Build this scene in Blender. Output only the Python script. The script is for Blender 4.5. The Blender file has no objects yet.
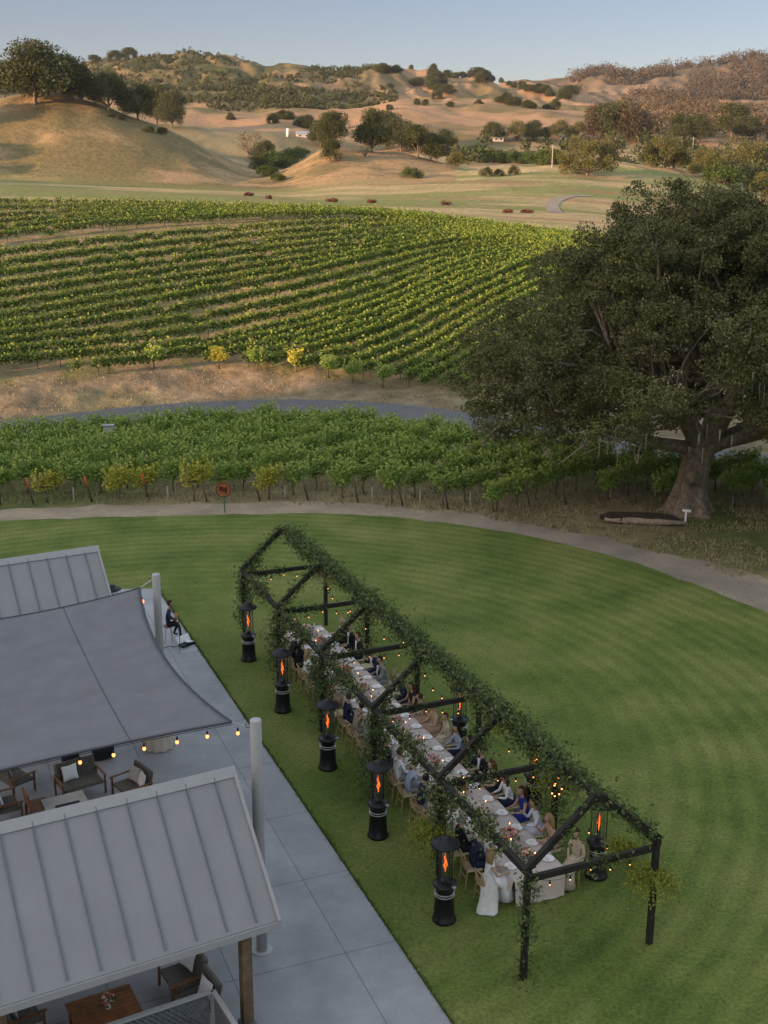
import bpy, math, random
import numpy as np
from mathutils import Vector, Matrix
random.seed(7); rng = np.random.default_rng(11)
R = math.radians
scene = bpy.context.scene
COL = scene.collection
# ---------------------------------------------------------------- camera model
F, PITCH, ROLL, CH = 1185.8, .2761, .004, 16.95
cp, sp = math.cos(PITCH), math.sin(PITCH)
def ray(px, py):
    X, Y = px-384, py-512
    cr, sr = math.cos(ROLL), math.sin(ROLL)
    x = cr*X+sr*Y; y = -sr*X+cr*Y
    u = -y/F
    return np.array([x/F, cp+u*sp, -sp+u*cp])
def at(px, py, z=0.):
    r = ray(px, py); t = (z-CH)/r[2]
    return np.array([r[0]*t, r[1]*t, z])
def pixy(P):
    y, z = P[1], P[2]-CH
    return 512-F*(z*cp+y*sp)/(y*cp-z*sp)
def v_of_y(y):                       # slope (z-CH)/Y seen at image row y
    w = (512-y)/F
    return (w*cp-sp)/(cp+w*sp)
def t_of_x(x): return (x-384)*cp/F
# ---------------------------------------------------------------- mesh helpers
class MB:
    def __init__(s): s.v = []; s.f = []; s.m = []
    def add(s, vs, fs, mi=0):
        b = len(s.v); s.v += [tuple(map(float, q)) for q in vs]
        s.f += [tuple(b+i for i in f) for f in fs]; s.m += [mi]*len(fs)
    def box(s, c, size, rot=None, mi=0, taper=1.):
        c = Vector(c); hx, hy, hz = [q/2 for q in size]; vs = []
        for z in (-1, 1):
            k = taper if z > 0 else 1
            for x, y in ((-1, -1), (1, -1), (1, 1), (-1, 1)):
                q = Vector((x*hx*k, y*hy*k, z*hz))
                if rot is not None: q = rot @ q
                vs.append(c+q)
        s.add(vs, [(3, 2, 1, 0), (4, 5, 6, 7), (0, 1, 5, 4), (1, 2, 6, 5), (2, 3, 7, 6), (3, 0, 4, 7)], mi)
    def bar(s, a, b, w, h, mi=0, up=(0, 0, 1), ext=0.):
        a = Vector(a); b = Vector(b); d = (b-a); L = d.length; d.normalize()
        u = Vector(up)
        if abs(d.dot(u)) > .98: u = Vector((0, 1, 0))
        sd = d.cross(u).normalized(); uu = sd.cross(d)
        rot = Matrix((sd, d, uu)).transposed()
        s.box((a+b)/2, (w, L+2*ext, h), rot, mi)
    def tube(s, pts, rad, n=8, mi=0, cap=True):
        pts = [Vector(p) for p in pts]
        if not hasattr(rad, '__len__'): rad = [rad]*len(pts)
        vs = []; fs = []; ref = None
        for i, p in enumerate(pts):
            d = (pts[min(i+1, len(pts)-1)]-pts[max(i-1, 0)])
            if d.length < 1e-9: d = Vector((0, 0, 1))
            d.normalize()
            if ref is None: ref = Vector((1, 0, 0)) if abs(d.x) < .8 else Vector((0, 1, 0))
            a = (ref-d*ref.dot(d)).normalized(); b = d.cross(a); ref = a
            for k in range(n):
                t = 2*math.pi*k/n; vs.append(p+(a*math.cos(t)+b*math.sin(t))*rad[i])
        for i in range(len(pts)-1):
            for k in range(n):
                k2 = (k+1) % n; fs.append((i*n+k, i*n+k2, (i+1)*n+k2, (i+1)*n+k))
        if cap:
            fs.append(tuple(reversed(range(n)))); fs.append(tuple((len(pts)-1)*n+k for k in range(n)))
        s.add(vs, fs, mi)
    def lathe(s, prof, c=(0, 0, 0), n=16, mi=0, sx=1., sy=1.):
        vs = []; fs = []
        for r, z in prof:
            for k in range(n):
                t = 2*math.pi*k/n; vs.append((c[0]+r*sx*math.cos(t), c[1]+r*sy*math.sin(t), c[2]+z))
        for i in range(len(prof)-1):
            for k in range(n):
                k2 = (k+1) % n; fs.append((i*n+k, i*n+k2, (i+1)*n+k2, (i+1)*n+k))
        fs.append(tuple(reversed(range(n)))); fs.append(tuple((len(prof)-1)*n+k for k in range(n)))
        s.add(vs, fs, mi)
    def ball(s, c, r, nu=10, nv=7, mi=0, jit=0.):
        prof = []
        rx, ry, rz = r if hasattr(r, '__len__') else (r, r, r)
        vs = []; fs = []
        for i in range(nv+1):
            ph = math.pi*i/nv
            for k in range(nu):
                t = 2*math.pi*k/nu; j = 1+random.uniform(-jit, jit)
                vs.append((c[0]+rx*j*math.sin(ph)*math.cos(t), c[1]+ry*j*math.sin(ph)*math.sin(t), c[2]-rz*j*math.cos(ph)))
        for i in range(nv):
            for k in range(nu):
                k2 = (k+1) % nu; fs.append((i*nu+k, i*nu+k2, (i+1)*nu+k2, (i+1)*nu+k))
        s.add(vs, fs, mi)
    def build(s, name, mats, parent=None, smooth=False, bevel=0.):
        me = bpy.data.meshes.new(name); me.from_pydata(s.v, [], s.f)
        if not isinstance(mats, (list, tuple)): mats = [mats]
        for m in mats: me.materials.append(m)
        if len(mats) > 1: me.polygons.foreach_set('material_index', s.m)
        if smooth: me.polygons.foreach_set('use_smooth', [True]*len(me.polygons))
        me.update()
        o = bpy.data.objects.new(name, me); COL.objects.link(o)
        if parent is not None: o.parent = parent
        if bevel:
            b = o.modifiers.new('bevel', 'BEVEL'); b.width = bevel; b.segments = 2; b.limit_method = 'ANGLE'
        return o
def thing(name, label, cat, loc=(0, 0, 0), rz=0., group=None):
    o = bpy.data.objects.new(name, None); COL.objects.link(o)
    o.location = tuple(map(float, loc)); o.rotation_euler = (0, 0, rz); o.empty_display_size = .2
    tag(o, label, cat, group); return o
def tag(o, label=None, cat=None, group=None, kind=None):
    if label: o['label'] = label
    if cat: o['category'] = cat
    if group: o['group'] = group
    if kind: o['kind'] = kind
    return o
KIDS = {}
def kids(o): return [c for c in o.children]
def copy_tree(o, parent=None, kl=None):
    c = o.copy(); COL.objects.link(c)
    if parent is not None: c.parent = parent
    if o.name not in KIDS: KIDS[o.name] = list(o.children)
    for ch in KIDS[o.name]: copy_tree(ch, c)
    return c
def place(o, loc, rz, label=None, group=None, scale=None):
    o.location = tuple(map(float, loc)); o.rotation_euler = (0, 0, rz)
    if scale is not None: o.scale = scale if hasattr(scale, '__len__') else (scale,)*3
    if label: o['label'] = label
    if group: o['group'] = group
    return o
def quads(name, V, mat, parent=None, kind=None):
    """V: (N,4,3) array of quads"""
    N = len(V); me = bpy.data.meshes.new(name)
    me.vertices.add(N*4); me.vertices.foreach_set('co', np.ascontiguousarray(V, dtype=np.float32).ravel())
    me.loops.add(N*4); me.loops.foreach_set('vertex_index', np.arange(N*4, dtype=np.int32))
    me.polygons.add(N); me.polygons.foreach_set('loop_start', np.arange(0, N*4, 4, dtype=np.int32))
    me.polygons.foreach_set('loop_total', np.full(N, 4, dtype=np.int32))
    mats = mat if isinstance(mat, (list, tuple)) else [mat]
    for m in mats: me.materials.append(m)
    me.update(calc_edges=True)
    o = bpy.data.objects.new(name, me); COL.objects.link(o)
    if parent is not None: o.parent = parent
    if kind: o['kind'] = kind
    return o
def leafq(C, size, up=0., aspect=.55, jit=.35, droop=0.):
    C = np.asarray(C, float); N = len(C)
    n = rng.normal(size=(N, 3)); n[:, 2] += up; n /= np.linalg.norm(n, axis=1)[:, None]
    a = rng.normal(size=(N, 3)); a[:, 2] -= droop; a -= n*(a*n).sum(1)[:, None]; a /= np.linalg.norm(a, axis=1)[:, None]
    b = np.cross(n, a); s = (size*(1+rng.uniform(-jit, jit, N)))[:, None] if np.isscalar(size) else (size*(1+rng.uniform(-jit, jit, N)))[:, None]
    return np.stack([C-a*s*.5, C+b*s*aspect*.5+n*s*.08, C+a*s*.5, C-b*s*aspect*.5+n*s*.08], 1)
def ball_pts(n, shell=.0):
    d = rng.normal(size=(n, 3)); d /= np.linalg.norm(d, axis=1)[:, None]
    r = rng.uniform(shell**3, 1, n)**(1/3)
    return d*r[:, None]
# ---------------------------------------------------------------- materials
def newmat(name):
    m = bpy.data.materials.new(name); m.use_nodes = True
    nt = m.node_tree; b = nt.nodes['Principled BSDF']; return m, nt, b
def ramp(nt, stops):
    r = nt.nodes.new('ShaderNodeValToRGB'); e = r.color_ramp.elements
    while len(e) < len(stops): e.new(.5)
    for i, (p, c) in enumerate(stops): e[i].position = p; e[i].color = (*c, 1)
    return r
def noise(nt, scale, detail=4, rough=.55, coord='Object', sc=(1, 1, 1), rot=(0, 0, 0)):
    tc = nt.nodes.new('ShaderNodeTexCoord'); mp = nt.nodes.new('ShaderNodeMapping')
    mp.inputs['Scale'].default_value = sc; mp.inputs['Rotation'].default_value = rot
    nt.links.new(tc.outputs[coord], mp.inputs[0])
    n = nt.nodes.new('ShaderNodeTexNoise'); n.inputs['Scale'].default_value = scale
    n.inputs['Detail'].default_value = detail; n.inputs['Roughness'].default_value = rough
    nt.links.new(mp.outputs[0], n.inputs['Vector']); return n
def mixc(nt, fac, a, b, mode='MIX'):
    m = nt.nodes.new('ShaderNodeMix'); m.data_type = 'RGBA'; m.blend_type = mode
    for i, q in ((0, fac), (6, a), (7, b)):
        if hasattr(q, 'links') or hasattr(q, 'is_linked'): nt.links.new(q, m.inputs[i])
        elif i == 0: m.inputs[0].default_value = q
        else: m.inputs[i].default_value = (*q, 1)
    return m.outputs[2]
def bump(nt, b, h, dist=.02, strength=.5):
    n = nt.nodes.new('ShaderNodeBump'); n.inputs['Distance'].default_value = dist; n.inputs['Strength'].default_value = strength
    nt.links.new(h, n.inputs['Height']); nt.links.new(n.outputs[0], b.inputs['Normal'])
def M(name, c, rough=.7, var=.25, scale=6., metal=0., bmp=.0, spec=.3):
    m, nt, b = newmat(name)
    c0 = tuple(q*(1-var) for q in c); c1 = tuple(min(1, q*(1+var)) for q in c)
    n = noise(nt, scale); r = ramp(nt, [(.3, c0), (.7, c1)]); nt.links.new(n.outputs[0], r.inputs[0])
    nt.links.new(r.outputs[0], b.inputs['Base Color']); b.inputs['Roughness'].default_value = rough
    b.inputs['Metallic'].default_value = metal; b.inputs['Specular IOR Level'].default_value = spec
    if bmp: bump(nt, b, n.outputs[0], bmp)
    return m
def leafmat(name, cols, rough=.6, trans=.25, big=.0):
    """cols: dark..light list; random per leaf plus a slow drift"""
    m, nt, b = newmat(name)
    g = nt.nodes.new('ShaderNodeNewGeometry')
    n = noise(nt, big if big else 1.2, 2)
    ad = nt.nodes.new('ShaderNodeMath'); ad.operation = 'MULTIPLY_ADD'; ad.inputs[1].default_value = .62; ad.inputs[2].default_value = -.12
    nt.links.new(g.outputs['Random Per Island'], ad.inputs[0])
    ad2 = nt.nodes.new('ShaderNodeMath'); ad2.operation = 'MULTIPLY_ADD'; ad2.inputs[1].default_value = .55
    nt.links.new(n.outputs[0], ad2.inputs[0]); nt.links.new(ad.outputs[0], ad2.inputs[2])
    k = len(cols)-1
    r = ramp(nt, [(i/k, c) for i, c in enumerate(cols)]); nt.links.new(ad2.outputs[0], r.inputs[0])
    nt.links.new(r.outputs[0], b.inputs['Base Color']); b.inputs['Roughness'].default_value = rough
    b.inputs['Specular IOR Level'].default_value = .2
    if trans:
        t = nt.nodes.new('ShaderNodeBsdfTranslucent'); nt.links.new(r.outputs[0], t.inputs[0])
        mx = nt.nodes.new('ShaderNodeMixShader'); mx.inputs[0].default_value = trans
        nt.links.new(b.outputs[0], mx.inputs[1]); nt.links.new(t.outputs[0], mx.inputs[2])
        nt.links.new(mx.outputs[0], nt.nodes['Material Output'].inputs[0])
    return m
def emis(name, c, s):
    m, nt, b = newmat(name); b.inputs['Base Color'].default_value = (*c, 1)
    b.inputs['Emission Color'].default_value = (*c, 1); b.inputs['Emission Strength'].default_value = s; return m
# ---------------------------------------------------------------- terrain
_L = np.random.default_rng(5).uniform(-1, 1, (256, 256))
def vnoise(x, y):
    xi = np.floor(x).astype(int); yi = np.floor(y).astype(int); fx = x-xi; fy = y-yi
    fx = fx*fx*(3-2*fx); fy = fy*fy*(3-2*fy)
    a = _L[xi & 255, yi & 255]; b = _L[(xi+1) & 255, yi & 255]; c = _L[xi & 255, (yi+1) & 255]; d = _L[(xi+1) & 255, (yi+1) & 255]
    return (a*(1-fx)+b*fx)*(1-fy)+(c*(1-fx)+d*fx)*fy
def fbm(x, y, o=5, g=.5):
    s = 0; a = 1.; t = 0
    for i in range(o):
        s = s+a*vnoise(x*2**i+17.3*i, y*2**i-9.1*i); t += a; a *= g
    return s/t
def sstep(a, b, x):
    q = np.clip((x-a)/(b-a), 0, 1); return q*q*(3-2*q)
RX = [-120, -60, -26.4, -17.5, -6.5, 1.2, 6.1, 15.4, 23.5, 45, 120]
RY = [30, 60, 79.8, 87.2, 89.9, 87.6, 83.6, 75.6, 70.7, 60, 40]
def smooth1(x, y, q):
    xs = np.linspace(x[0], x[-1], 2400); ys = np.interp(xs, x, y); k = np.hanning(101); k /= k.sum()
    ys = np.convolve(np.pad(ys, 50, 'edge'), k, 'valid'); return np.interp(q, xs, ys)
def road_y(x): return smooth1(RX, RY, x)
cols_px = np.array([-420, -150, 0, 60, 100, 150, 200, 250, 290, 310, 335, 370, 400, 440, 480, 560, 600, 650, 700, 768, 900, 1250.])
def row(xs, ys): return np.interp(cols_px, xs, ys)
tt = t_of_x(cols_px)
rd = np.array([float(np.interp(t, [(-120)/30., -60/60., -26.4/79.8, -17.5/87.2, -6.5/89.9, 1.2/87.6, 6.1/83.6, 15.4/75.6, 23.5/70.7, 45/60., 3], [30, 60, 79.8, 87.2, 89.9, 87.6, 83.6, 75.6, 70.7, 60, 40])) for t in tt])
knD = []; knZ = []
def kz(D, z): knD.append(D+np.zeros(len(tt))); knZ.append(z+np.zeros(len(tt)))
def ky(D, y): D = D+np.zeros(len(tt)); knD.append(D); knZ.append(CH+D*np.array([v_of_y(q) for q in y]))
kz(50, 0.); kz(rd+3.2, 0.); 
D2 = row([-420, 0, 200, 400, 560, 768, 1250], [80, 91, 98, 95, 88, 82, 74])
ky(D2, row([-420, 0, 100, 200, 300, 400, 560, 768, 1250], [398, 385, 377, 371, 377, 389, 405, 418, 440]))
z2 = knZ[-1]
D4 = row([-420, 0, 200, 400, 560, 768, 1250], [185, 185, 182, 172, 150, 128, 110])
y4 = row([-420, 0, 200, 300, 400, 480, 560, 768, 1250], [203, 201, 206, 210, 216, 227, 239, 262, 290])
z4 = CH+D4*np.array([v_of_y(q) for q in y4])
kz(D2+(D4-D2)*.42, z2+(z4-z2)*.55); ky(D4, y4)
ky(230, row([-420, 0, 100, 200, 330, 480, 560, 650, 768, 1250], [194, 191, 195, 198, 203, 204, 206, 213, 228, 240]))
ky(290, row([-420, 0, 100, 200, 290, 330, 400, 480, 560, 650, 768, 1250], [172, 181, 186, 190, 192, 186, 184, 181, 180, 186, 198, 210]))
ky(345, row([-420, -150, 0, 60, 100, 150, 200, 250, 275, 290, 310, 335, 370, 400, 430, 450, 480, 560, 620, 650, 700, 768, 1250], [66, 84, 100, 93, 101, 121, 147, 174, 184, 172, 152, 145, 148, 152, 160, 168, 168, 163, 161, 163, 173, 190, 195]))
ky(430, row([-420, 0, 100, 200, 250, 290, 400, 480, 560, 768, 1250], [110, 122, 128, 155, 172, 176, 172, 172, 172, 182, 182]))
ky(560, row([-420, 0, 100, 200, 290, 330, 400, 480, 560, 600, 650, 768, 1250], [110, 120, 124, 132, 138, 147, 146, 144, 146, 147, 146, 148, 148]))
ky(700, row([-420, 0, 100, 200, 290, 340, 400, 480, 560, 600, 650, 768, 1250], [100, 100, 102, 106, 112, 113, 103, 104, 107, 114, 124, 130, 130]))
ky(840, row([-420, 0, 100, 200, 290, 370, 400, 480, 560, 650, 768, 1250], [95, 97, 94, 94, 97, 104, 107, 108, 112, 118, 118, 115]))
ky(1000, row([-420, -150, 0, 95, 130, 185, 210, 240, 270, 300, 335, 350, 370, 395, 430, 470, 500, 530, 560, 620, 700, 768, 1250], [66, 64, 65, 64, 63, 59, 57, 63, 70, 73, 77, 76, 70, 67, 73, 76, 80, 86, 93, 104, 108, 108, 100]))
ky(1150, row([-420, 300, 500, 560, 620, 768, 1250], [80, 84, 96, 100, 104, 104, 100]))
ky(1450, row([-420, 450, 520, 540, 570, 590, 620, 650, 680, 700, 720, 745, 768, 850, 1000, 1250], [90, 88, 87, 86, 81, 76, 72, 76, 74, 69, 64, 59, 62, 55, 60, 70]))
ky(1900, row([-420, 1250], [104, 104]))
knD = np.array(knD); knZ = np.array(knZ)
TG = np.linspace(-1.25, 1.25, 626); DG = np.exp(np.linspace(math.log(56), math.log(1880), 760))
def build_table():
    K = len(knD); D = np.array([np.interp(TG, tt, knD[k]) for k in range(K)]); Z = np.array([np.interp(TG, tt, knZ[k]) for k in range(K)])
    g = np.exp(-.5*(np.arange(-9, 10)/2.6)**2); g /= g.sum()
    for A in (D, Z):
        for k in range(K): A[k] = np.convolve(np.pad(A[k], 9, 'edge'), g, 'valid')
    out = np.zeros((len(TG), len(DG)))
    for i in range(len(TG)):
        x = D[:, i]; y = Z[:, i]; h = np.diff(x); dl = np.diff(y)/h; m = np.zeros(K)
        for k in range(1, K-1):
            if dl[k-1]*dl[k] > 0: m[k] = 2*dl[k-1]*dl[k]/(dl[k-1]+dl[k]) if False else (h[k-1]+h[k])*3/((2*h[k]+h[k-1])/dl[k-1]+(h[k]+2*h[k-1])/dl[k])
        m[-1] = dl[-1]; q = np.clip(DG, x[0], x[-1]-1e-6); j = np.clip(np.searchsorted(x, q)-1, 0, K-2); u = (q-x[j])/h[j]
        out[i] = (2*u**3-3*u**2+1)*y[j]+(u**3-2*u**2+u)*h[j]*m[j]+(-2*u**3+3*u**2)*y[j+1]+(u**3-u**2)*h[j]*m[j+1]
    return out
TAB = build_table()
SUN_AZ = np.array([-.86, -.51]); SUN_AZ /= np.linalg.norm(SUN_AZ)     # horizontal direction towards the sun
SUN_EL = R(9.5)
def west_hill(x, y):                 # the hill left of the estate that keeps the lawn in shade
    s = x*SUN_AZ[0]+y*SUN_AZ[1]; w = x*SUN_AZ[1]*1.0 - y*SUN_AZ[0]
    h = 60*sstep(75, 190, s)*(1-sstep(72, 104, w))*sstep(-330, -200, w)
    return h
def T(x, y):
    x = np.asarray(x, float); y = np.asarray(y, float)
    yy = np.maximum(y, 56.01); t = np.clip(x/yy, -1.249, 1.249); d = np.clip(yy, DG[0], DG[-1]*.9999)
    a = (t-TG[0])/(TG[1]-TG[0]); i = np.clip(a.astype(int), 0, len(TG)-2); a = a-i
    b = (np.log(d)-math.log(56))/(math.log(1880)-math.log(56))*(len(DG)-1); j = np.clip(b.astype(int), 0, len(DG)-2); b = b-j
    z = (TAB[i, j]*(1-a)+TAB[i+1, j]*a)*(1-b)+(TAB[i, j+1]*(1-a)+TAB[i+1, j+1]*a)*b
    far = sstep(88, 105, d-0*x)
    z = z+far*(fbm(x/11, y/11, 3)*.22*(1-sstep(150, 400, d))+fbm(x/46, y/46, 4)*sstep(250, 700, d)*5.)
    gl = sstep(640, 900, d); z = z-gl*np.abs(fbm(x/85+3, y/130, 5, .6))*24+gl*5; r1 = sstep(285, 330, d)*(1-sstep(480, 600, d)); z = z-r1*np.abs(fbm(x/34, y/60+4, 4, .55))*3.2+r1*.6
    bank = sstep(3.2, 6, y-road_y(x))*(1-sstep(9, 15, y-road_y(x))); z = z+bank*fbm(x/2.7, y/2.1, 3)*.3
    z = np.where(y < 56.01, 0, z)
    return z+west_hill(x, y)*(y < 300)
def hit(px, py, dmin=57, dmax=1800):
    r = ray(px, py); D = np.exp(np.linspace(math.log(dmin), math.log(dmax), 5000)); s = D/r[1]
    X = r[0]*s; Z = CH+r[2]*s; h = T(X, D); k = np.argmax(Z < h)
    if not (Z < h).any(): k = int(np.argmin(Z-h))
    return np.array([X[k], D[k], h[k]])
def G(px, py):                        # ground point seen at a pixel
    if py > 512: return at(px, py, 0)
    return hit(px, py)
def terrain_color(X, Y):
    d = Y; n1 = fbm(X/9, Y/9, 5); n2 = fbm(X/34+9, Y/34, 4); n3 = fbm(X/2.1, Y/2.1, 3); t = X/np.maximum(Y, 1)
    px = 384+t*F/cp
    def mixv(a, b, k): return a*(1-k[..., None])+b*k[..., None]
    c = lambda *q: np.array(q)+np.zeros(X.shape+(3,))
    dry = c(.25, .20, .115); grn = c(.115, .135, .048)
    col = mixv(dry, grn, sstep(-.15, .35, n1))                            # verge and oak meadow
    dirt = mixv(c(.27, .205, .14), c(.20, .15, .10), sstep(-.3, .3, n3))
    vx = d-road_y(X)
    col = mixv(col, dirt, sstep(1.5, 3.2, vx)*(1-.35*sstep(-.1, .3, n1)))
    vb = np.interp(px, cols_px, D2); vt = np.interp(px, cols_px, D4)
    soil = mixv(c(.27, .20, .12), c(.17, .155, .07), sstep(-.2, .35, n3+.5*n1))
    col = mixv(col, soil, sstep(vb-1, vb+1, d))
    gold = mixv(c(.43, .32, .18), c(.33, .27, .14), sstep(-.3, .3, n1))
    mead = mixv(gold, c(.17, .20, .07), sstep(.0, .22, fbm(X/60, Y/17, 4))*.8)
    mead = mixv(mead, c(.30, .17, .11), sstep(.34, .42, fbm(X/30+5, Y/10, 3))*.6)
    col = mixv(col, mead, sstep(vt, vt+2.5, d))
    hillg = mixv(c(.36, .24, .135), c(.18, .145, .075), sstep(-.34, .22, n2*.6+.9*fbm(X/14, Y/7, 5, .65)))  # darker olive patches also stand in for patchy shadows on the slope
    col = mixv(col, hillg, sstep(282, 306, d)*((px < 455)*1.))
    val = mixv(c(.36, .27, .165), c(.26, .21, .12), sstep(-.1, .2, n2)); col = mixv(col, val, sstep(370, 400, d)*(1-sstep(570, 600, d)))
    pink = mixv(c(.36, .225, .14), c(.17, .14, .07), sstep(-.2, .35, n2*.6+.7*fbm(X/30+7, Y/22, 5, .65))); col = mixv(col, pink, sstep(520, 600, d))
    scr = mixv(c(.19, .15, .08), c(.085, .09, .04), sstep(-.25, .2, n2*.4+.9*fbm(X/17, Y/13, 5, .7)))
    scr = mixv(scr, c(.30, .20, .125), sstep(.15, .35, n2)*.6)
    col = mixv(col, scr, sstep(690, 760, d)*(1-sstep(345, 395, px+40*n2)))
    wood = mixv(c(.17, .125, .09), c(.11, .095, .06), sstep(-.2, .2, n2)); wood = mixv(wood, c(.33, .22, .14), sstep(.05, .3, fbm(X/80, Y/80, 3))*.6)
    col = mixv(col, wood, np.maximum(sstep(1080, 1150, d), sstep(600, 680, d)*sstep(570, 620, px)))
    return col
def grid_mesh(name, X, Y, Z, C, mat):
    a, b = X.shape; me = bpy.data.meshes.new(name); N = a*b
    co = np.stack([X, Y, Z], -1).reshape(-1, 3).astype(np.float32); me.vertices.add(N); me.vertices.foreach_set('co', co.ravel())
    ii = np.arange(a*b).reshape(a, b); q = np.stack([ii[:-1, :-1], ii[1:, :-1], ii[1:, 1:], ii[:-1, 1:]], -1).reshape(-1, 4)
    n = len(q); me.loops.add(n*4); me.loops.foreach_set('vertex_index', q.astype(np.int32).ravel()); me.polygons.add(n)
    me.polygons.foreach_set('loop_start', np.arange(0, n*4, 4, dtype=np.int32)); me.polygons.foreach_set('loop_total', np.full(n, 4, dtype=np.int32))
    me.polygons.foreach_set('use_smooth', np.ones(n, dtype=bool)); me.materials.append(mat); me.update(calc_edges=True)
    if C is not None:
        at_ = me.color_attributes.new('ground_tint', 'FLOAT_COLOR', 'POINT')
        at_.data.foreach_set('color', np.concatenate([C.reshape(-1, 3), np.ones((N, 1))], 1).astype(np.float32).ravel())
    o = bpy.data.objects.new(name, me); COL.objects.link(o); return o
def ground_mat():
    m, nt, b = newmat('grassland'); a = nt.nodes.new('ShaderNodeVertexColor'); a.layer_name = 'ground_tint'
    n = noise(nt, .9, 8, .65); r = ramp(nt, [(.25, (.62, .62, .62)), (.75, (1.4, 1.38, 1.3))]); nt.links.new(n.outputs[0], r.inputs[0])
    c = mixc(nt, 1., a.outputs[0], r.outputs[0], 'MULTIPLY')
    n2 = noise(nt, 6., 6, .7); r2 = ramp(nt, [(.3, (.78, .78, .78)), (.7, (1.2, 1.2, 1.2))]); nt.links.new(n2.outputs[0], r2.inputs[0])
    c = mixc(nt, 1., c, r2.outputs[0], 'MULTIPLY'); nt.links.new(c, b.inputs['Base Color']); b.inputs['Roughness'].default_value = .95
    b.inputs['Specular IOR Level'].default_value = .05; bump(nt, b, n.outputs[0], .35, .8); return m
MG = ground_mat()
def terrain():
    tA = np.sort(np.concatenate([np.linspace(-1.25, -.45, 90), np.linspace(-.445, .445, 420), np.linspace(.45, 1.25, 90)]))
    DD = np.exp(np.linspace(math.log(56.02), math.log(1850), 820))
    t, d = np.meshgrid(tA, DD, indexing='ij'); X = t*d; Y = d; o = grid_mesh('terrain', X, Y, T(X, Y), terrain_color(X, Y), MG); tag(o, kind='structure')
    x = np.linspace(-330, 330, 331); y = np.concatenate([np.linspace(-260, 50, 120), np.linspace(51, 56.02, 6)]); X, Y = np.meshgrid(x, y, indexing='ij')
    Y2 = np.where(Y > 56.01, 56.02, Y); o = grid_mesh('ground', X, Y, np.where(Y > 56.01, T(X, Y2), west_hill(X, Y)), terrain_color(X, Y), MG); tag(o, kind='structure')
terrain()
def sheet(name, pts, z, mat, kind='structure', thick=0., bev=0.):
    mb = MB(); n = len(pts); P = [(p[0], p[1], z if len(p) < 3 else p[2]) for p in pts]
    if thick:
        mb.add(P+[(p[0], p[1], p[2]-thick) for p in P], [tuple(range(n))]+[tuple(reversed(range(n, 2*n)))]+[(i, n+i, n+(i+1) % n, (i+1) % n) for i in range(n)])
    else: mb.add(P, [tuple(range(n))])
    o = mb.build(name, mat); tag(o, kind=kind)
    me = o.data
    if me.polygons[0].normal.z < 0: me.flip_normals()
    return o
def strip(name, L, Rr, z, mat):
    mb = MB(); n = len(L); mb.add([(p[0], p[1], z) for p in L]+[(p[0], p[1], z) for p in Rr], [(i, i+1, n+i+1, n+i) for i in range(n-1)])
    o = mb.build(name, mat); tag(o, kind='structure')
    if o.data.polygons[0].normal.z < 0: o.data.flip_normals()
    return o
# road
def asphalt():
    m, nt, b = newmat('asphalt'); n = noise(nt, .8, 6, .6); r = ramp(nt, [(.3, (.075, .073, .075)), (.7, (.115, .11, .11))]); nt.links.new(n.outputs[0], r.inputs[0])
    nt.links.new(r.outputs[0], b.inputs['Base Color']); b.inputs['Roughness'].default_value = .8; return m
MAS = asphalt()
rx = np.linspace(-119, 119, 160); ry = road_y(rx); tx = np.gradient(rx); ty = np.gradient(ry); l = np.hypot(tx, ty); nx, ny = -ty/l, tx/l
strip('road', list(zip(rx-nx*2.6, ry-ny*2.6)), list(zip(rx+nx*2.6, ry+ny*2.6)), .045, MAS)
# lawn
E1 = [(-260, 534), (-90, 526), (0, 521), (60, 519), (130, 517), (200, 515), (270, 514), (335, 514), (400, 518), (460, 525), (520, 535), (570, 546), (620, 559), (660, 572), (700, 586), (735, 600), (768, 613), (800, 628), (850, 655)]
edge = [at(x, y)[:2] for x, y in E1]
def dens(P, k=8, wob=.12):
    out = []; m = len(P)
    for i in range(m-1):
        p0, p1, p2, p3 = [np.array(P[max(0, min(m-1, j))]) for j in (i-1, i, i+1, i+2)]
        for u in np.linspace(0, 1, k, endpoint=False):
            q = .5*((2*p1)+(-p0+p2)*u+(2*p0-5*p1+4*p2-p3)*u*u+(-p0+3*p1-3*p2+p3)*u**3)
            out.append(q+wob*np.array([float(vnoise(np.array(q[0]*1.3), np.array(q[1]*1.3))), float(vnoise(np.array(q[0]*1.3+50), np.array(q[1]*1.3)))]))
    out.append(np.array(P[-1])); return out
ed = dens(edge)
last = np.array([17.5, 30.]); end_r = dens([ed[-1], np.array([18.6, 35.]), np.array([18, 24.]), np.array([14, 12.])], 6)
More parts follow.
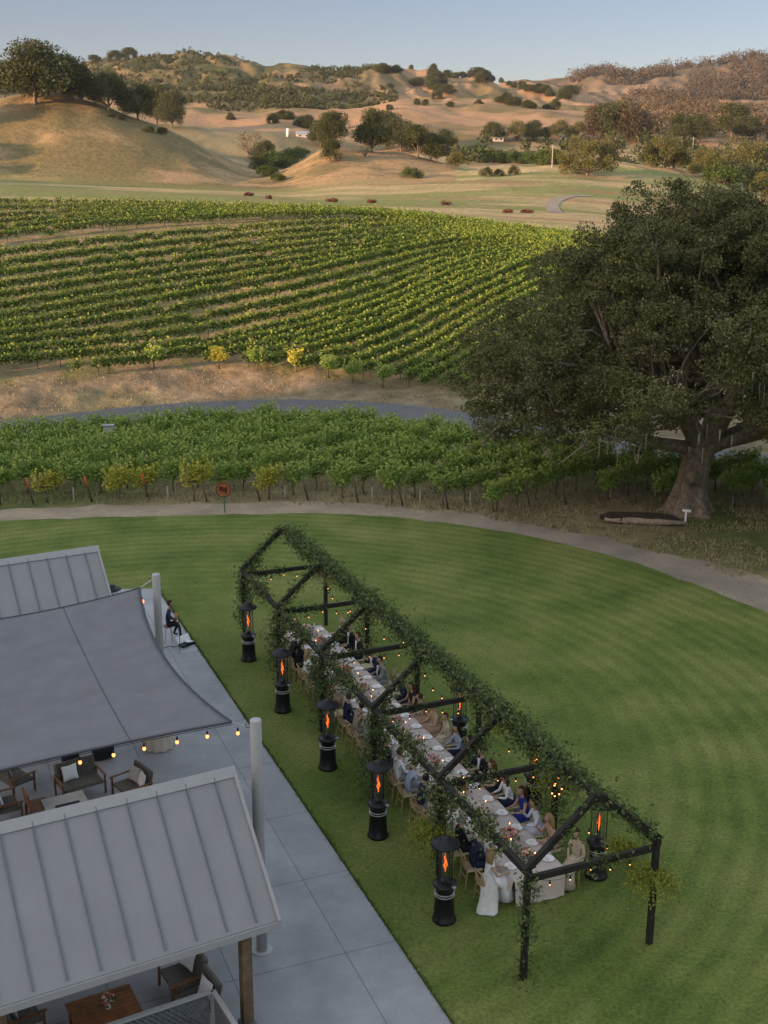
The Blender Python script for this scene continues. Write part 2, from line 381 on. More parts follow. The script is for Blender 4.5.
def lawn_mat():
    m, nt, b = newmat('mown_lawn')
    geo = nt.nodes.new('ShaderNodeNewGeometry')
    def dist_wave(cx, cy, wl):
        s = nt.nodes.new('ShaderNodeVectorMath'); s.operation = 'DISTANCE'; s.inputs[1].default_value = (cx, cy, .012)
        nt.links.new(geo.outputs['Position'], s.inputs[0])
        n = noise(nt, .35, 2, .5, 'Object'); w = nt.nodes.new('ShaderNodeMath'); w.operation = 'MULTIPLY_ADD'; w.inputs[1].default_value = .3
        nt.links.new(n.outputs[0], w.inputs[0]); nt.links.new(s.outputs['Value'], w.inputs[2])
        q = nt.nodes.new('ShaderNodeMath'); q.operation = 'MULTIPLY'; q.inputs[1].default_value = 2*math.pi/wl; nt.links.new(w.outputs[0], q.inputs[0])
        z = nt.nodes.new('ShaderNodeMath'); z.operation = 'SINE'; nt.links.new(q.outputs[0], z.inputs[0])
        z2 = nt.nodes.new('ShaderNodeMath'); z2.operation = 'MULTIPLY_ADD'; z2.inputs[1].default_value = .9; z2.inputs[2].default_value = .5; z2.use_clamp = True
        nt.links.new(z.outputs[0], z2.inputs[0]); return z2.outputs[0]
    w1 = dist_wave(-7., 34., .74); sep = nt.nodes.new('ShaderNodeVectorMath'); sep.operation = 'DISTANCE'; sep.inputs[1].default_value = (-7., 34., .012); nt.links.new(geo.outputs['Position'], sep.inputs[0])
    fd = nt.nodes.new('ShaderNodeMapRange'); fd.inputs[1].default_value = 11; fd.inputs[2].default_value = 17; nt.links.new(sep.outputs['Value'], fd.inputs[0])
    a = noise(nt, .28, 6, .62); ra = ramp(nt, [(.28, (.064, .098, .023)), (.46, (.104, .146, .036)), (.68, (.185, .195, .066))]); nt.links.new(a.outputs[0], ra.inputs[0])
    d = nt.nodes.new('ShaderNodeMapRange'); d.inputs[3].default_value = .92; d.inputs[4].default_value = 1.09; mm = nt.nodes.new('ShaderNodeMix'); mm.inputs[2].default_value = .5; nt.links.new(fd.outputs[0], mm.inputs[0]); nt.links.new(w1, mm.inputs[3]); nt.links.new(mm.outputs[0], d.inputs[0])
    cc = nt.nodes.new('ShaderNodeCombineColor'); [nt.links.new(d.outputs[0], cc.inputs[i]) for i in range(3)]
    c = mixc(nt, 1., ra.outputs[0], cc.outputs[0], 'MULTIPLY')
    f = noise(nt, 11, 6, .75); rf = ramp(nt, [(.3, (.50, .52, .50)), (.7, (1.5, 1.45, 1.35))]); nt.links.new(f.outputs[0], rf.inputs[0])
    c = mixc(nt, 1., c, rf.outputs[0], 'MULTIPLY')
    g = noise(nt, 1.1, 5, .6); rg = ramp(nt, [(.55, (0, 0, 0)), (.8, (.5, .5, .5))]); nt.links.new(g.outputs[0], rg.inputs[0])
    c = mixc(nt, rg.outputs[0], c, (.20, .19, .075)); nt.links.new(c, b.inputs['Base Color'])
    b.inputs['Roughness'].default_value = .9; b.inputs['Specular IOR Level'].default_value = .1; bump(nt, b, f.outputs[0], .05, .6); return m
MLAWN = lawn_mat()
sheet('lawn', [*ed, *end_r[1:], (4, 8), (-40, 8), (-60, 30)], .012, MLAWN)
def gravel_mat(name, a, b_, sc=7):
    m, nt, b = newmat(name); n = noise(nt, sc, 8, .75); r = ramp(nt, [(.3, a), (.7, b_)]); nt.links.new(n.outputs[0], r.inputs[0])
    n2 = noise(nt, .5, 4); r2 = ramp(nt, [(.35, (.8, .8, .8)), (.65, (1.15, 1.12, 1.08))]); nt.links.new(n2.outputs[0], r2.inputs[0])
    c = mixc(nt, 1., r.outputs[0], r2.outputs[0], 'MULTIPLY'); nt.links.new(c, b.inputs['Base Color']); b.inputs['Roughness'].default_value = .95; bump(nt, b, n.outputs[0], .06); return m
MDIRT = gravel_mat('dirt_track', (.24, .18, .125), (.36, .28, .20), 2.2); MGRAV = gravel_mat('gravel', (.17, .135, .10), (.36, .29, .22), 9)
def offset(P, w):
    P = np.array(P); t = np.gradient(P, axis=0); t /= np.linalg.norm(t, axis=1)[:, None]; return P+np.stack([-t[:, 1], t[:, 0]], 1)*np.asarray(w)[:, None]
edn = np.array(ed); wv = np.interp(edn[:, 0], [-30, -8, 2, 7, 13, 20], [2.3, 2.2, 2.2, 1.9, 2.3, 2.8])
wv = wv*(1+.18*vnoise(edn[:, 0]*.8, edn[:, 1]*.8)); _k = np.hanning(25); _k /= _k.sum(); _s = np.stack([np.convolve(np.pad(edn[:, i], 12, 'edge'), _k, 'valid') for i in (0, 1)], 1); outer = offset(_s, wv)+.35*(edn-_s)
kk = int(np.argmin(np.abs(edn[:, 0]-4.5)))
strip('dirt_track', list(edn[:kk+1]), list(outer[:kk+1]), .016, MDIRT)
strip('gravel_path', list(edn[kk:]), list(outer[kk:]), .016, MGRAV)
o = [at(x, y)[:2] for x, y in [(640, 553), (700, 560), (768, 578), (800, 590), (860, 640), (830, 655), (768, 618), (715, 592), (675, 573)]]
sheet('dirt_patch', dens(o+[o[0]], 6, .25)[:-1], .008, MDIRT)
# distant farm track on the meadow, laid on the terrain
def track(name, pts, w, mat, lift=.15):
    c = np.array([G(x, y)[:2] for x, y in pts]); c = np.array(dens(list(c), 8, 0)); L = offset(c, np.full(len(c), w)); Rr = offset(c, np.full(len(c), -w)); mb = MB(); n = len(c)
    mb.add([(p[0], p[1], float(T(p[0], p[1]))+lift) for p in L]+[(p[0], p[1], float(T(p[0], p[1]))+lift) for p in Rr], [(i, n+i, n+i+1, i+1) for i in range(n-1)])
    o = mb.build(name, mat); tag(o, kind='structure')
track('farm_track', [(556, 213), (552, 205), (560, 199), (574, 196), (590, 196)], 1.3, MGRAV, .08)
# ---------------------------------------------------------------- foliage materials
ML_VINE = leafmat('vine_leaves', [(.055, .10, .022), (.105, .175, .038), (.16, .235, .052), (.23, .28, .07)], big=.5)
ML_VINEF = leafmat('front_vine_leaves', [(.12, .20, .045), (.20, .32, .07), (.29, .41, .10), (.38, .46, .13)], big=.5)
ML_SHOOTF = leafmat('front_vine_shoots', [(.20, .30, .06), (.30, .38, .09), (.42, .44, .13)], big=.5)  # paler top leaves: young growth, with sunlit tops put into the colour
ML_SHOOT = leafmat('young_vine_shoots', [(.12, .20, .035), (.19, .27, .05), (.28, .33, .07)], big=.5)  # lighter row tops: young growth plus low sun painted into the leaf colour
ML_YEL = leafmat('yellowing_vine_leaves', [(.16, .20, .03), (.36, .36, .06), (.55, .48, .09), (.34, .36, .07)], big=2)  # yellow leaf colour stands in for patches of grazing sun
ML_OAK = leafmat('oak_leaves', [(.045, .052, .020), (.105, .112, .042), (.18, .17, .066), (.30, .22, .085)], trans=.15, big=.32)
ML_FAR = leafmat('far_oak_leaves', [(.034, .046, .015), (.066, .080, .026), (.125, .125, .040)], trans=.1, big=.25)
ML_PALE = leafmat('pale_tree_leaves', [(.06, .07, .02), (.12, .12, .035), (.19, .165, .055)], trans=.1, big=.25)
ML_GREEN = leafmat('bright_bush_leaves', [(.03, .06, .012), (.06, .105, .02), (.12, .16, .035)], trans=.15, big=.4)
ML_BROWN = leafmat('dry_tree_leaves', [(.06, .045, .022), (.12, .085, .045), (.19, .13, .07)], trans=.1, big=.25)
ML_RUST = leafmat('rusty_brush', [(.10, .04, .025), (.20, .08, .045)], trans=0)
ML_DRYG = leafmat('dry_grass_blades', [(.17, .15, .07), (.27, .22, .12), (.36, .29, .17)], trans=.1)
ML_GAR = leafmat('garland_leaves', [(.026, .050, .018), (.062, .10, .034), (.12, .16, .052), (.22, .23, .085)], trans=.15, big=1.2)
ML_FERN = leafmat('yellow_fern_fronds', [(.12, .15, .025), (.25, .27, .045), (.40, .38, .08)], trans=.2, big=2)
MBARK = M('oak_bark', (.19, .145, .105), .95, .45, 5, bmp=.06); MVBARK = M('vine_bark', (.13, .10, .075), .95, .4, 9)
MPOSTW = M('weathered_post', (.115, .085, .06), .9, .4, 6); MORANGE = M('orange_post_tip', (.60, .13, .04), .7, .15)
MSTAKE = M('pale_stake', (.36, .33, .29), .8, .15)
# ---------------------------------------------------------------- front vineyard, one vine at a time
AV = R(40); rd_ = np.array([math.cos(AV), math.sin(AV)]); rn_ = np.array([-rd_[1], rd_[0]])
FE = np.array([at(x, y)[:2] for x, y in [(-420, 512), (-60, 506), (26, 505), (150, 502), (258, 501), (358, 503), (445, 509), (492, 512), (520, 509), (568, 504), (640, 503), (715, 506), (768, 512), (860, 524), (1000, 550)]])
def front_y(x): return np.interp(x, FE[:, 0], FE[:, 1])
def back_y(x): return road_y(x)-np.interp(x, [6, 15, 24], [9.5, 6.5, 4.2])
def vine_variants():
    out = []
    for k in range(4):
        pts = [ball_pts(120)*np.array([.5, .5, .50])+np.array([0, 0, 1.15])]
        for j in range(5):
            c = np.array([rng.uniform(-.85, .85), rng.uniform(-.22, .22), rng.uniform(1.0, 1.5)])
            pts.append(ball_pts(105)*np.array([.48, .40, .34])+c)
        for j in range(26):
            a = np.array([rng.uniform(-.9, .9), rng.uniform(-.28, .28), 1.4]); e = a+np.array([rng.uniform(-.2, .2), rng.uniform(-.25, .25), rng.uniform(.3, .7)])
            pts.append(a+(e-a)*rng.uniform(0, 1, (11, 1))+rng.normal(size=(11, 3))*.05)
        P = np.concatenate(pts); V = leafq(P, .145, up=.5, aspect=.8)
        mb = MB(); b = rng.uniform(-.06, .06, 2)
        mb.tube([(0, 0, 0), (b[0], b[1], .35), (-b[0], b[1]*.5, .75), (0, 0, 1.0)], [.055, .04, .042, .05], 6)
        mb.tube([(0, 0, .9), (-.3, 0, 1.0), (-.85, 0, 1.02)], [.035, .028, .015], 5); mb.tube([(0, 0, .9), (.3, 0, 1.0), (.85, 0, 1.02)], [.035, .028, .015], 5)
        out.append((V, mb))
    return out
vv = vine_variants(); vroots = []
for k, (V, mb) in enumerate(vv):
    for j, mt in enumerate((ML_VINEF, ML_YEL) if k < 2 else (ML_VINEF,)):
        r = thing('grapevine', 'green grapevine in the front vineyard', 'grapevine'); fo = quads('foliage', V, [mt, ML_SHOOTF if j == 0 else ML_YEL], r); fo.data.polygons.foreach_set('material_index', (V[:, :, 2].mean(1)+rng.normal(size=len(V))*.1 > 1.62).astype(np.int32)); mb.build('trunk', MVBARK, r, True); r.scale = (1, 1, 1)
        vroots.append((k, j, r))
spots = []
for i in range(-60, 60):
    off = i*2.35
    for s in np.arange(-80, 130, 1.6):
        q = rn_*off+rd_*s
        x, y = q
        if -52 < x < 46 and front_y(x) < y < back_y(x) and y > 50:
            inside = 384+F*x/(y*cp) if True else 0
            spots.append((x+random.uniform(-.08, .08), y+random.uniform(-.08, .08), i, s))
def in_view(x, y, m=40):
    u = 384+F*x/(y*cp+CH*sp); return (-m < u) & (u < 768+m)
def hidden_oak(x, y): return False
vis = [q for q in spots if in_view(q[0], q[1])]; vis.sort(key=lambda q: q[1]*1.0)
indiv = vis[:292]; rest = [q for q in spots if q not in indiv]
yel_px = [(68, 480), (120, 470), (200, 468), (262, 462), (310, 478), (8, 470)]
first_of_row = {}
for q in indiv:
    if q[2] not in first_of_row or q[3] < first_of_row[q[2]][3]: first_of_row[q[2]] = q
used = set()
ysp = [at(x, 500)[:2] for x in (38, 112, 162, 213, 268)]
yel = {}
for j, p in enumerate(ysp):
    b = min(indiv, key=lambda q: (q[0]-p[0])**2+(q[1]-p[1])**2); yel[b] = j
plab = ['yellowing grapevine at the row end beside the leftmost orange-tipped post', 'yellow-leaved grapevine at a row end between the left and middle orange-tipped posts',
 'yellow-leaved grapevine at a row end right of the rightmost orange-tipped post', 'yellowing grapevine at the row end behind the round rusty sign', 'slightly yellow grapevine just right of the round rusty sign']
for n, q in enumerate(indiv):
    isy = q in yel; end = first_of_row[q[2]] is q and q[1] < front_y(q[0])+2.2
    c = [r for (k, j, r) in vroots if j == (1 if isy else 0)]; src = c[n % len(c)]
    if id(src) in used: o = copy_tree(src)
    else: o = src; used.add(id(src))
    lab = plab[yel[q]] if isy else ('leafy green grapevine at the lawn end of its row in the front vineyard' if end else 'leafy green grapevine inside a row of the front vineyard')
    place(o, (q[0], q[1], 0), AV+(math.pi if n % 2 else 0)+random.uniform(-.05, .05), lab, 'row-end vines facing the lawn' if end and not isy else ('yellowing row-end vines' if isy else 'vines inside the front vineyard rows'), (1, random.uniform(.95, 1.15), random.uniform(.88, 1.12)))
allV = []
for q in rest:
    V = vv[random.randrange(4)][0]; V = V[rng.random(len(V)) < .5]; a = AV; c, s = math.cos(a), math.sin(a)
    W = V @ np.array([[c, s, 0], [-s, c, 0], [0, 0, 1]]); allV.append(W*np.array([1, 1, random.uniform(.88, 1.12)])+np.array([q[0], q[1], 0]))
if allV:
    o = quads('grapevine_rows', np.concatenate(allV), ML_VINEF); tag(o, 'green rows of grapevines at the far side of the front vineyard along the road', 'vineyard', kind='stuff')
# row end posts
rows_used = sorted(first_of_row)
orange_x = [34, 92, 149]
op = [at(x, y)[:2] for x, y in ((34, 505), (92, 502), (149, 500))]
def mk_post(orange):
    mb = MB(); mb.tube([(0, 0, 0), (-.22, -.05, 1.0), (-.3, -.07, 1.45)], [.05, .05, .045], 7)
    r = thing('trellis_post', 'x', 'post'); mb.build('shaft', MPOSTW, r, True)
    if orange:
        m2 = MB(); m2.tube([(-.205, -.046, .93), (-.3, -.07, 1.455), (-.305, -.071, 1.47)], [.058, .055, .03], 8); m2.build('painted_tip', MORANGE, r, True)
    return r
p0 = mk_post(True)
for k, (p, lab) in enumerate(zip(op, ['leftmost leaning trellis post with an orange painted tip', 'middle of three leaning trellis posts with orange painted tips', 'leaning orange-tipped trellis post nearest the round rusty sign'])):
    o = p0 if k == 0 else copy_tree(p0); place(o, (*p, 0), random.uniform(-.2, .2), lab, 'orange-tipped trellis posts')
p0 = mk_post(False); px_posts = [(1, 505), (207, 502), (260, 501), (308, 500), (358, 503), (403, 506), (448, 509), (494, 512), (530, 508), (566, 505), (600, 503), (636, 503), (735, 508), (762, 511)]
names = ['at the left edge of the photo', 'just left of the round rusty sign', 'just right of the round rusty sign', 'second to the right of the round rusty sign', 'third to the right of the round rusty sign', 'fourth to the right of the round rusty sign', 'fifth to the right of the round rusty sign', 'at the corner where the vineyard edge turns back', 'first past the corner of the vineyard edge', 'above the tan dry grass patch', 'left of the fallen log', 'just behind the left end of the fallen log', 'right of the oak trunk', 'at the right edge of the photo']
for k, (q, nm) in enumerate(zip(px_posts, names)):
    o = p0 if k == 0 else copy_tree(p0); place(o, (*at(*q)[:2], 0), random.uniform(-.3, .3), 'leaning dark wooden trellis post '+nm, 'dark row-end trellis posts', (random.uniform(.7, 1.1), 1, random.uniform(.85, 1.1)))
mb = MB(); mb.box((0, 0, .36), (.07, .07, .72)); s0 = mb.build('vine_stake', MSTAKE); 
stk = [(74, 500, 'left of the first yellow vine'), (168, 499, 'near the rightmost orange-tipped post'), (285, 499, 'right of the round rusty sign'), (372, 500, 'in the middle of the front row'), (420, 503, 'left of the vineyard corner'), (470, 505, 'near the vineyard corner'), (610, 497, 'above the fallen log'), (655, 496, 'left of the oak trunk'), (733, 503, 'right of the oak trunk')]
for k, (x, y, nm) in enumerate(stk):
    o = s0 if k == 0 else s0.copy(); 
    if k: COL.objects.link(o)
    o.location = (*at(x, y)[:2], 0); tag(o, 'short pale stake under the vines '+nm, 'stake', 'pale stakes under the front vines')
# under-vine grass
n = 26000; X = rng.uniform(-48, 44, n); Y = rng.uniform(50, 66, n); m = (Y > front_y(X)-.5+.7*vnoise(X*1.1, Y*1.1)) & (Y < front_y(X)+9) & in_view(X, Y, 60); X, Y = X[m], Y[m]
C = np.stack([X, Y, rng.uniform(.03, .17, len(X))], 1); a = rng.uniform(0, math.pi, len(X)); h = rng.uniform(.08, .3, len(X)); wd = .03
dx = np.cos(a)*wd; dy = np.sin(a)*wd; ln = rng.normal(size=(len(X), 2))*.1
V = np.stack([np.stack([X-dx, Y-dy, 0*X], 1), np.stack([X+dx, Y+dy, 0*X], 1), np.stack([X+dx*.3+ln[:, 0], Y+dy*.3+ln[:, 1], h], 1), np.stack([X-dx*.3+ln[:, 0], Y-dy*.3+ln[:, 1], h], 1)], 1)
o = quads('dry_grass', V, ML_DRYG); tag(o, 'dry pale grass growing along the front edge of the vines', 'grass', kind='stuff')
def tufts(name, label, n, xr, yr, cond, hh=(.06, .22), w=.035, zf=None, mat=None):
    X = rng.uniform(*xr, n); Y = rng.uniform(*yr, n); m = cond(X, Y); X, Y = X[m], Y[m]; Z = T(X, Y) if zf is None else zf+0*X
    a = rng.uniform(0, math.pi, len(X)); h = rng.uniform(*hh, len(X)); dx = np.cos(a)*w; dy = np.sin(a)*w; ln = rng.normal(size=(len(X), 2))*h[:, None]*.4
    V = np.stack([np.stack([X-dx, Y-dy, Z], 1), np.stack([X+dx, Y+dy, Z], 1), np.stack([X+dx*.2+ln[:, 0], Y+dy*.2+ln[:, 1], Z+h], 1), np.stack([X-dx*.2+ln[:, 0], Y-dy*.2+ln[:, 1], Z+h], 1)], 1)
    o = quads(name, V, mat or ML_DRYG); tag(o, label, 'grass', kind='stuff'); return o
tufts('bank_grass', 'dry grass tufts over the earth bank beyond the road', 22000, (-50, 30), (68, 105), lambda x, y: (y > road_y(x)+2.7) & (y < np.interp(384+x/y*F/cp, cols_px, D2)+.5) & (vnoise(x*.8, y*.8)+.5*vnoise(x*3, y*3) > .05) & in_view(x, y, 60), (.06, .2), .045)
tufts('verge_grass', 'rough grass around the oak and the log', 42000, (2, 34), (42, 63), lambda x, y: (y > np.interp(x, outer[:, 0], outer[:, 1])-.7*np.abs(vnoise(x*1.7, y*1.7))) & (y < front_y(x)+.3) & (vnoise(x*.7, y*.7)+.5*vnoise(x*3, y*3) > -.1) & in_view(x, y, 60), (.04, .17), .04)
tufts('road_verge_grass', 'dry grass along the near side of the road', 24000, (-45, 34), (58, 90), lambda x, y: (y < road_y(x)-2.7) & (y > back_y(x)-1) & in_view(x, y, 60), (.08, .3), .05)
# utility box, sign, oak marker
MGREYB = M('grey_box_paint', (.30, .32, .36), .5, .08); MRUST = M('rusty_steel', (.36, .11, .045), .8, .3, 8); MRUSTD = M('dark_rust', (.10, .028, .016), .85, .3, 8); MGREENP = M('green_steel', (.03, .10, .07), .6, .2)
p = at(110, 452); u = thing('utility_box', 'small grey metal utility box standing among the front vines', 'utility box', (p[0], p[1], 0)); mb = MB(); mb.box((0, 0, .85), (.62, .35, 1.7)); mb.build('cabinet', MGREYB, u, bevel=.02); mb = MB(); mb.box((0, 0, 1.74), (.72, .46, .07)); mb.build('lid', MGREYB, u, bevel=.01)
p = at(225, 513); u = thing('round_sign', 'round rusty sign with a dark emblem on a green stake at the lawn edge', 'sign', (p[0], p[1], 0))
mb = MB(); mb.bar((0, 0, 0), (-.03, 0, 1.0), .05, .05); mb.build('stake', MGREENP, u)
mb = MB(); mb.tube([(-.04, .02, 1.25), (-.04, -.02, 1.25)], [.40, .40], 32); mb.build('disc', MRUST, u, bevel=.006)
mb = MB(); prof = []
for k in range(32):
    a0 = 2*math.pi*k/32; a1 = 2*math.pi*(k+1)/32; mb.bar((-.04+.38*math.cos(a0), -.03, 1.25+.38*math.sin(a0)), (-.04+.38*math.cos(a1), -.03, 1.25+.38*math.sin(a1)), .03, .03, ext=.004)
mb.build('rim', MRUSTD, u)
mb = MB()
for (x, z, a, b_) in [(-.12, .09, .12, .10), (-.02, .02, .13, .08), (.08, -.02, .12, .10), (.15, .03, .06, .13), (-.17, .0, .05, .12), (.12, -.14, .05, .08), (0, -.08, .06, .05)]:
    mb.ball((-.04+x, -.035, 1.27+z), (a, .012, b_), 10, 6)
mb.build('emblem', MRUSTD, u, True)
MWHITE = M('white_paint', (.75, .74, .72), .6, .08)
p = at(685, 525); u = thing('marker_post', 'small white marker post with a crosspiece below the oak trunk', 'marker post', (p[0], p[1], 0)); mb = MB(); mb.box((0, 0, .36), (.09, .09, .72)); mb.build('post', MWHITE, u, bevel=.01)
mb = MB(); mb.box((0.03, 0, .75), (.42, .10, .12), Matrix.Rotation(.1, 3, 'Y')); mb.build('crosspiece', MWHITE, u, bevel=.01)
# fallen log
MLOGD = M('charred_bark', (.035, .026, .02), .95, .4, 5, bmp=.05); MLOGW = M('bare_log_wood', (.30, .22, .16), .9, .3, 5, bmp=.03)
p = at(640, 524); u = thing('fallen_log', 'split dark fallen log lying in dry grass left of the oak', 'log', (p[0], p[1], 0), -.12)
mb = MB(); mb.tube([(-2.0, .1, .28), (-1.5, 0, .36), (-.5, .08, .34), (.6, 0, .36), (1.6, .03, .33), (2.1, .0, .2)], [.12, .25, .26, .27, .2, .06], 12); mb.build('bark', MLOGD, u, True)
mb = MB(); mb.tube([(-1.8, -.14, .22), (-.6, -.12, .2), (.8, -.16, .2), (2.3, -.12, .16)], [.1, .19, .2, .08], 10); mb.build('split_wood', MLOGW, u, True)
mb = MB(); mb.tube([(.55, -.1, .45), (.62, -.3, .1)], [.06, .04], 7); mb.tube([(-.9, -.1, .5), (-1.0, -.32, .2)], [.04, .03], 6); mb.build('branch_stub', MLOGD, u, True)
# ---------------------------------------------------------------- hillside vineyard: rows follow the slope
def poly(pts): return pts
GX = np.arange(-190, 720, 10.)
def guide(xs, ys):
    from_ = np.interp(GX, xs, ys); k = np.hanning(9); k /= k.sum(); return np.convolve(np.pad(from_, 4, 'edge'), k, 'valid')
guides = [
 (guide([-190, 0, 100, 200, 300, 400, 480, 560, 640, 720], [198, 201, 204, 208, 213, 219, 229, 241, 252, 262]), 0),
 (guide([-190, 0, 100, 200, 300, 380, 450, 520, 580, 640, 720], [268, 243, 231, 225, 220, 221, 229, 239, 248, 256, 265]), 6),
 (guide([-190, 0, 100, 200, 300, 380, 450, 520, 580, 640, 720], [288, 262, 249, 239, 231, 228, 232, 241, 250, 258, 267]), 1),
 (guide([-190, 0, 100, 200, 300, 380, 450, 520, 580, 640, 720], [366, 338, 320, 302, 283, 262, 248, 247, 254, 262, 270]), 7),
 (guide([-190, 0, 100, 148, 219, 300, 380, 450, 520, 580, 640, 720], [396, 372, 364, 360, 349, 331, 306, 274, 257, 258, 265, 273]), 4),
 (guide([-190, 0, 150, 230, 296, 380, 446, 525, 580, 640, 720], [470, 430, 396, 380, 364, 340, 306, 270, 262, 268, 276]), 4),
 (guide([-190, 0, 150, 300, 409, 450, 500, 560, 620, 680, 720], [560, 500, 455, 408, 378, 352, 320, 288, 274, 276, 280]), 4),
 (guide([-190, 0, 300, 450, 520, 580, 640, 700, 720], [640, 580, 460, 402, 360, 325, 298, 290, 290]), 4)]
Vs = []; Ps = []; ends_v = []
rws = []
for gi in range(1, len(guides)):
    n = guides[gi][1]; a, b = guides[gi-1][0], guides[gi][0]
    for j in range(n): rws.append(((a*(1-(j+1)/n)+b*(j+1)/n), gi))
for gi_row, gi in rws:
    if gi == 2: pass
    q = []
    for x, y in zip(GX, gi_row):
        if y < 480: q.append(G(x, min(y, 511)))
    if len(q) < 3: continue
    q = np.array(q); d = np.diff(q[:, :2], axis=0); L = np.concatenate([[0], np.cumsum(np.hypot(d[:, 0], d[:, 1]))])
    s = np.arange(0, L[-1], .9); X = np.interp(s, L, q[:, 0]); Y = np.interp(s, L, q[:, 1]); px = 384+X/Y*F/cp
    vb = np.interp(px, cols_px, D2)+.3; vt = np.interp(px, cols_px, D4)
    ok = (Y > vb) & (Y < vt) & (X > -105) & (px < 640)
    X, Y = X[ok], Y[ok]
    if len(X) < 3: continue
    tx = np.gradient(X); ty = np.gradient(Y); l = np.hypot(tx, ty)+1e-6; tx /= l; ty /= l
    dens_ = np.clip(1.5-(Y-90)/130, .5, 1.2)
    for x, y, ax, ay, dn in zip(X, Y, tx, ty, dens_):
        k = int(100*dn); u = np.clip(rng.normal(size=(k, 3)), -1.8, 1.8)*np.array([.36, .155, .22]); hz = rng.uniform(.9, 1.06)*(1 if rng.random() > .04 else .6)
        Ps.append(np.stack([x+u[:, 0]*ax-u[:, 1]*ay, y+u[:, 0]*ay+u[:, 1]*ax, np.full(k, float(T(x, y)))+1.0*hz+u[:, 2]+(rng.random(k) < .14)*rng.uniform(0, .45, k)], 1))
        ends_v.append((x, y))
P = np.concatenate(Ps); V1 = leafq(P, .235, up=.6, aspect=.85)
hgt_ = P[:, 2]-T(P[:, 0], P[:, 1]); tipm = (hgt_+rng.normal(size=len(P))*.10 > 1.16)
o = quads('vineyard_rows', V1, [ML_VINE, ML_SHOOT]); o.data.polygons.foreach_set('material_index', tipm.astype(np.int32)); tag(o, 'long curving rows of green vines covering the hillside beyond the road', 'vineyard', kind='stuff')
mb_p = []
for x, y in ends_v:
    if rng.random() < .3: mb_p.append((x, y))
A = np.array(mb_p); zz = T(A[:, 0], A[:, 1]); w_ = .035
V = np.concatenate([np.stack([np.stack([A[:, 0]-w_*cx, A[:, 1]-w_*cy, zz], 1), np.stack([A[:, 0]+w_*cx, A[:, 1]+w_*cy, zz], 1), np.stack([A[:, 0]+w_*cx, A[:, 1]+w_*cy, zz+.8], 1), np.stack([A[:, 0]-w_*cx, A[:, 1]-w_*cy, zz+.8], 1)], 1) for cx, cy in ((1, 0), (0, 1))])
o = quads('vine_trunks', V, MVBARK); tag(o, 'thin brown vine trunks and posts under the hillside rows', 'vine trunks', kind='stuff')
print('hill leaves', len(V1), 'front vines', len(indiv), 'rest', len(rest))
# yellowish row-end vines along the bottom edge of the hillside
vr = []
for k, (x, y) in enumerate([(154, 369), (219, 369), (258, 370), (296, 372), (328, 378), (353, 383), (383, 388)]):
    p = hit(x, y)
    src = [r for (kk_, j, r) in vroots if j == (1 if k in (1, 3) else 0)][k % 2]; o = copy_tree(src)
    place(o, p, 1.0+k, 'bushy light vine at the foot of a hillside row, number %s from the left' % ['one', 'two', 'three', 'four', 'five', 'six', 'seven'][k], 'bushy vines at the foot of the hillside rows', (.8, 1.5, .95))
# dirt bank brush
MROCK = M('clod', (.22, .17, .12), .95, .3, 3)
# ---------------------------------------------------------------- trees
def curve_pts(a, b, sag, n=5):
    a = np.array(a, float); b = np.array(b, float); mid = rng.normal(size=3)*sag
    return [tuple(a+(b-a)*u+mid*math.sin(math.pi*u)) for u in np.linspace(0, 1, n)]
def make_crown(nc, shape, clump, nl, leaf, zc, flat=.3, seed=0):
    """unit tree, height about 1"""
    P = []; cents = []
    for i in range(nc):
        while True:
            d = rng.normal(size=3); d /= np.linalg.norm(d)
            if d[2] > -.62: break
        r = rng.uniform(.55, 1.); c = d*r*np.array(shape)*.9+np.array([0, 0, zc]); cl = clump*rng.uniform(.65, 1.35)
        cents.append(c); q = ball_pts(nl, .35)*cl*np.array([1, 1, .75])+c; P.append(q)
    P = np.concatenate(P); return leafq(P, leaf, up=.5, aspect=.75), cents
def tree_proto(kind):
    r = thing(kind['n'], 'x', 'tree'); V, cents = make_crown(kind['nc'], kind['shape'], kind['cl'], kind['nl'], kind['leaf'], kind['zc'])
    quads('crown', V, kind['mat'], r); mb = MB(); h = kind['zc']
    mb.tube([(0, 0, -.04), (.01, .0, h*.35), (0, .01, h*.8)], [kind['tr'], kind['tr']*.75, kind['tr']*.45], 7)
    for c in cents[:kind.get('lb', 7)]: mb.tube(curve_pts((0, 0, h*.4), c, .02), np.linspace(kind['tr']*.5, kind['tr']*.1, 5), 5)
    mb.build('trunk', MBARK, r, True); return r
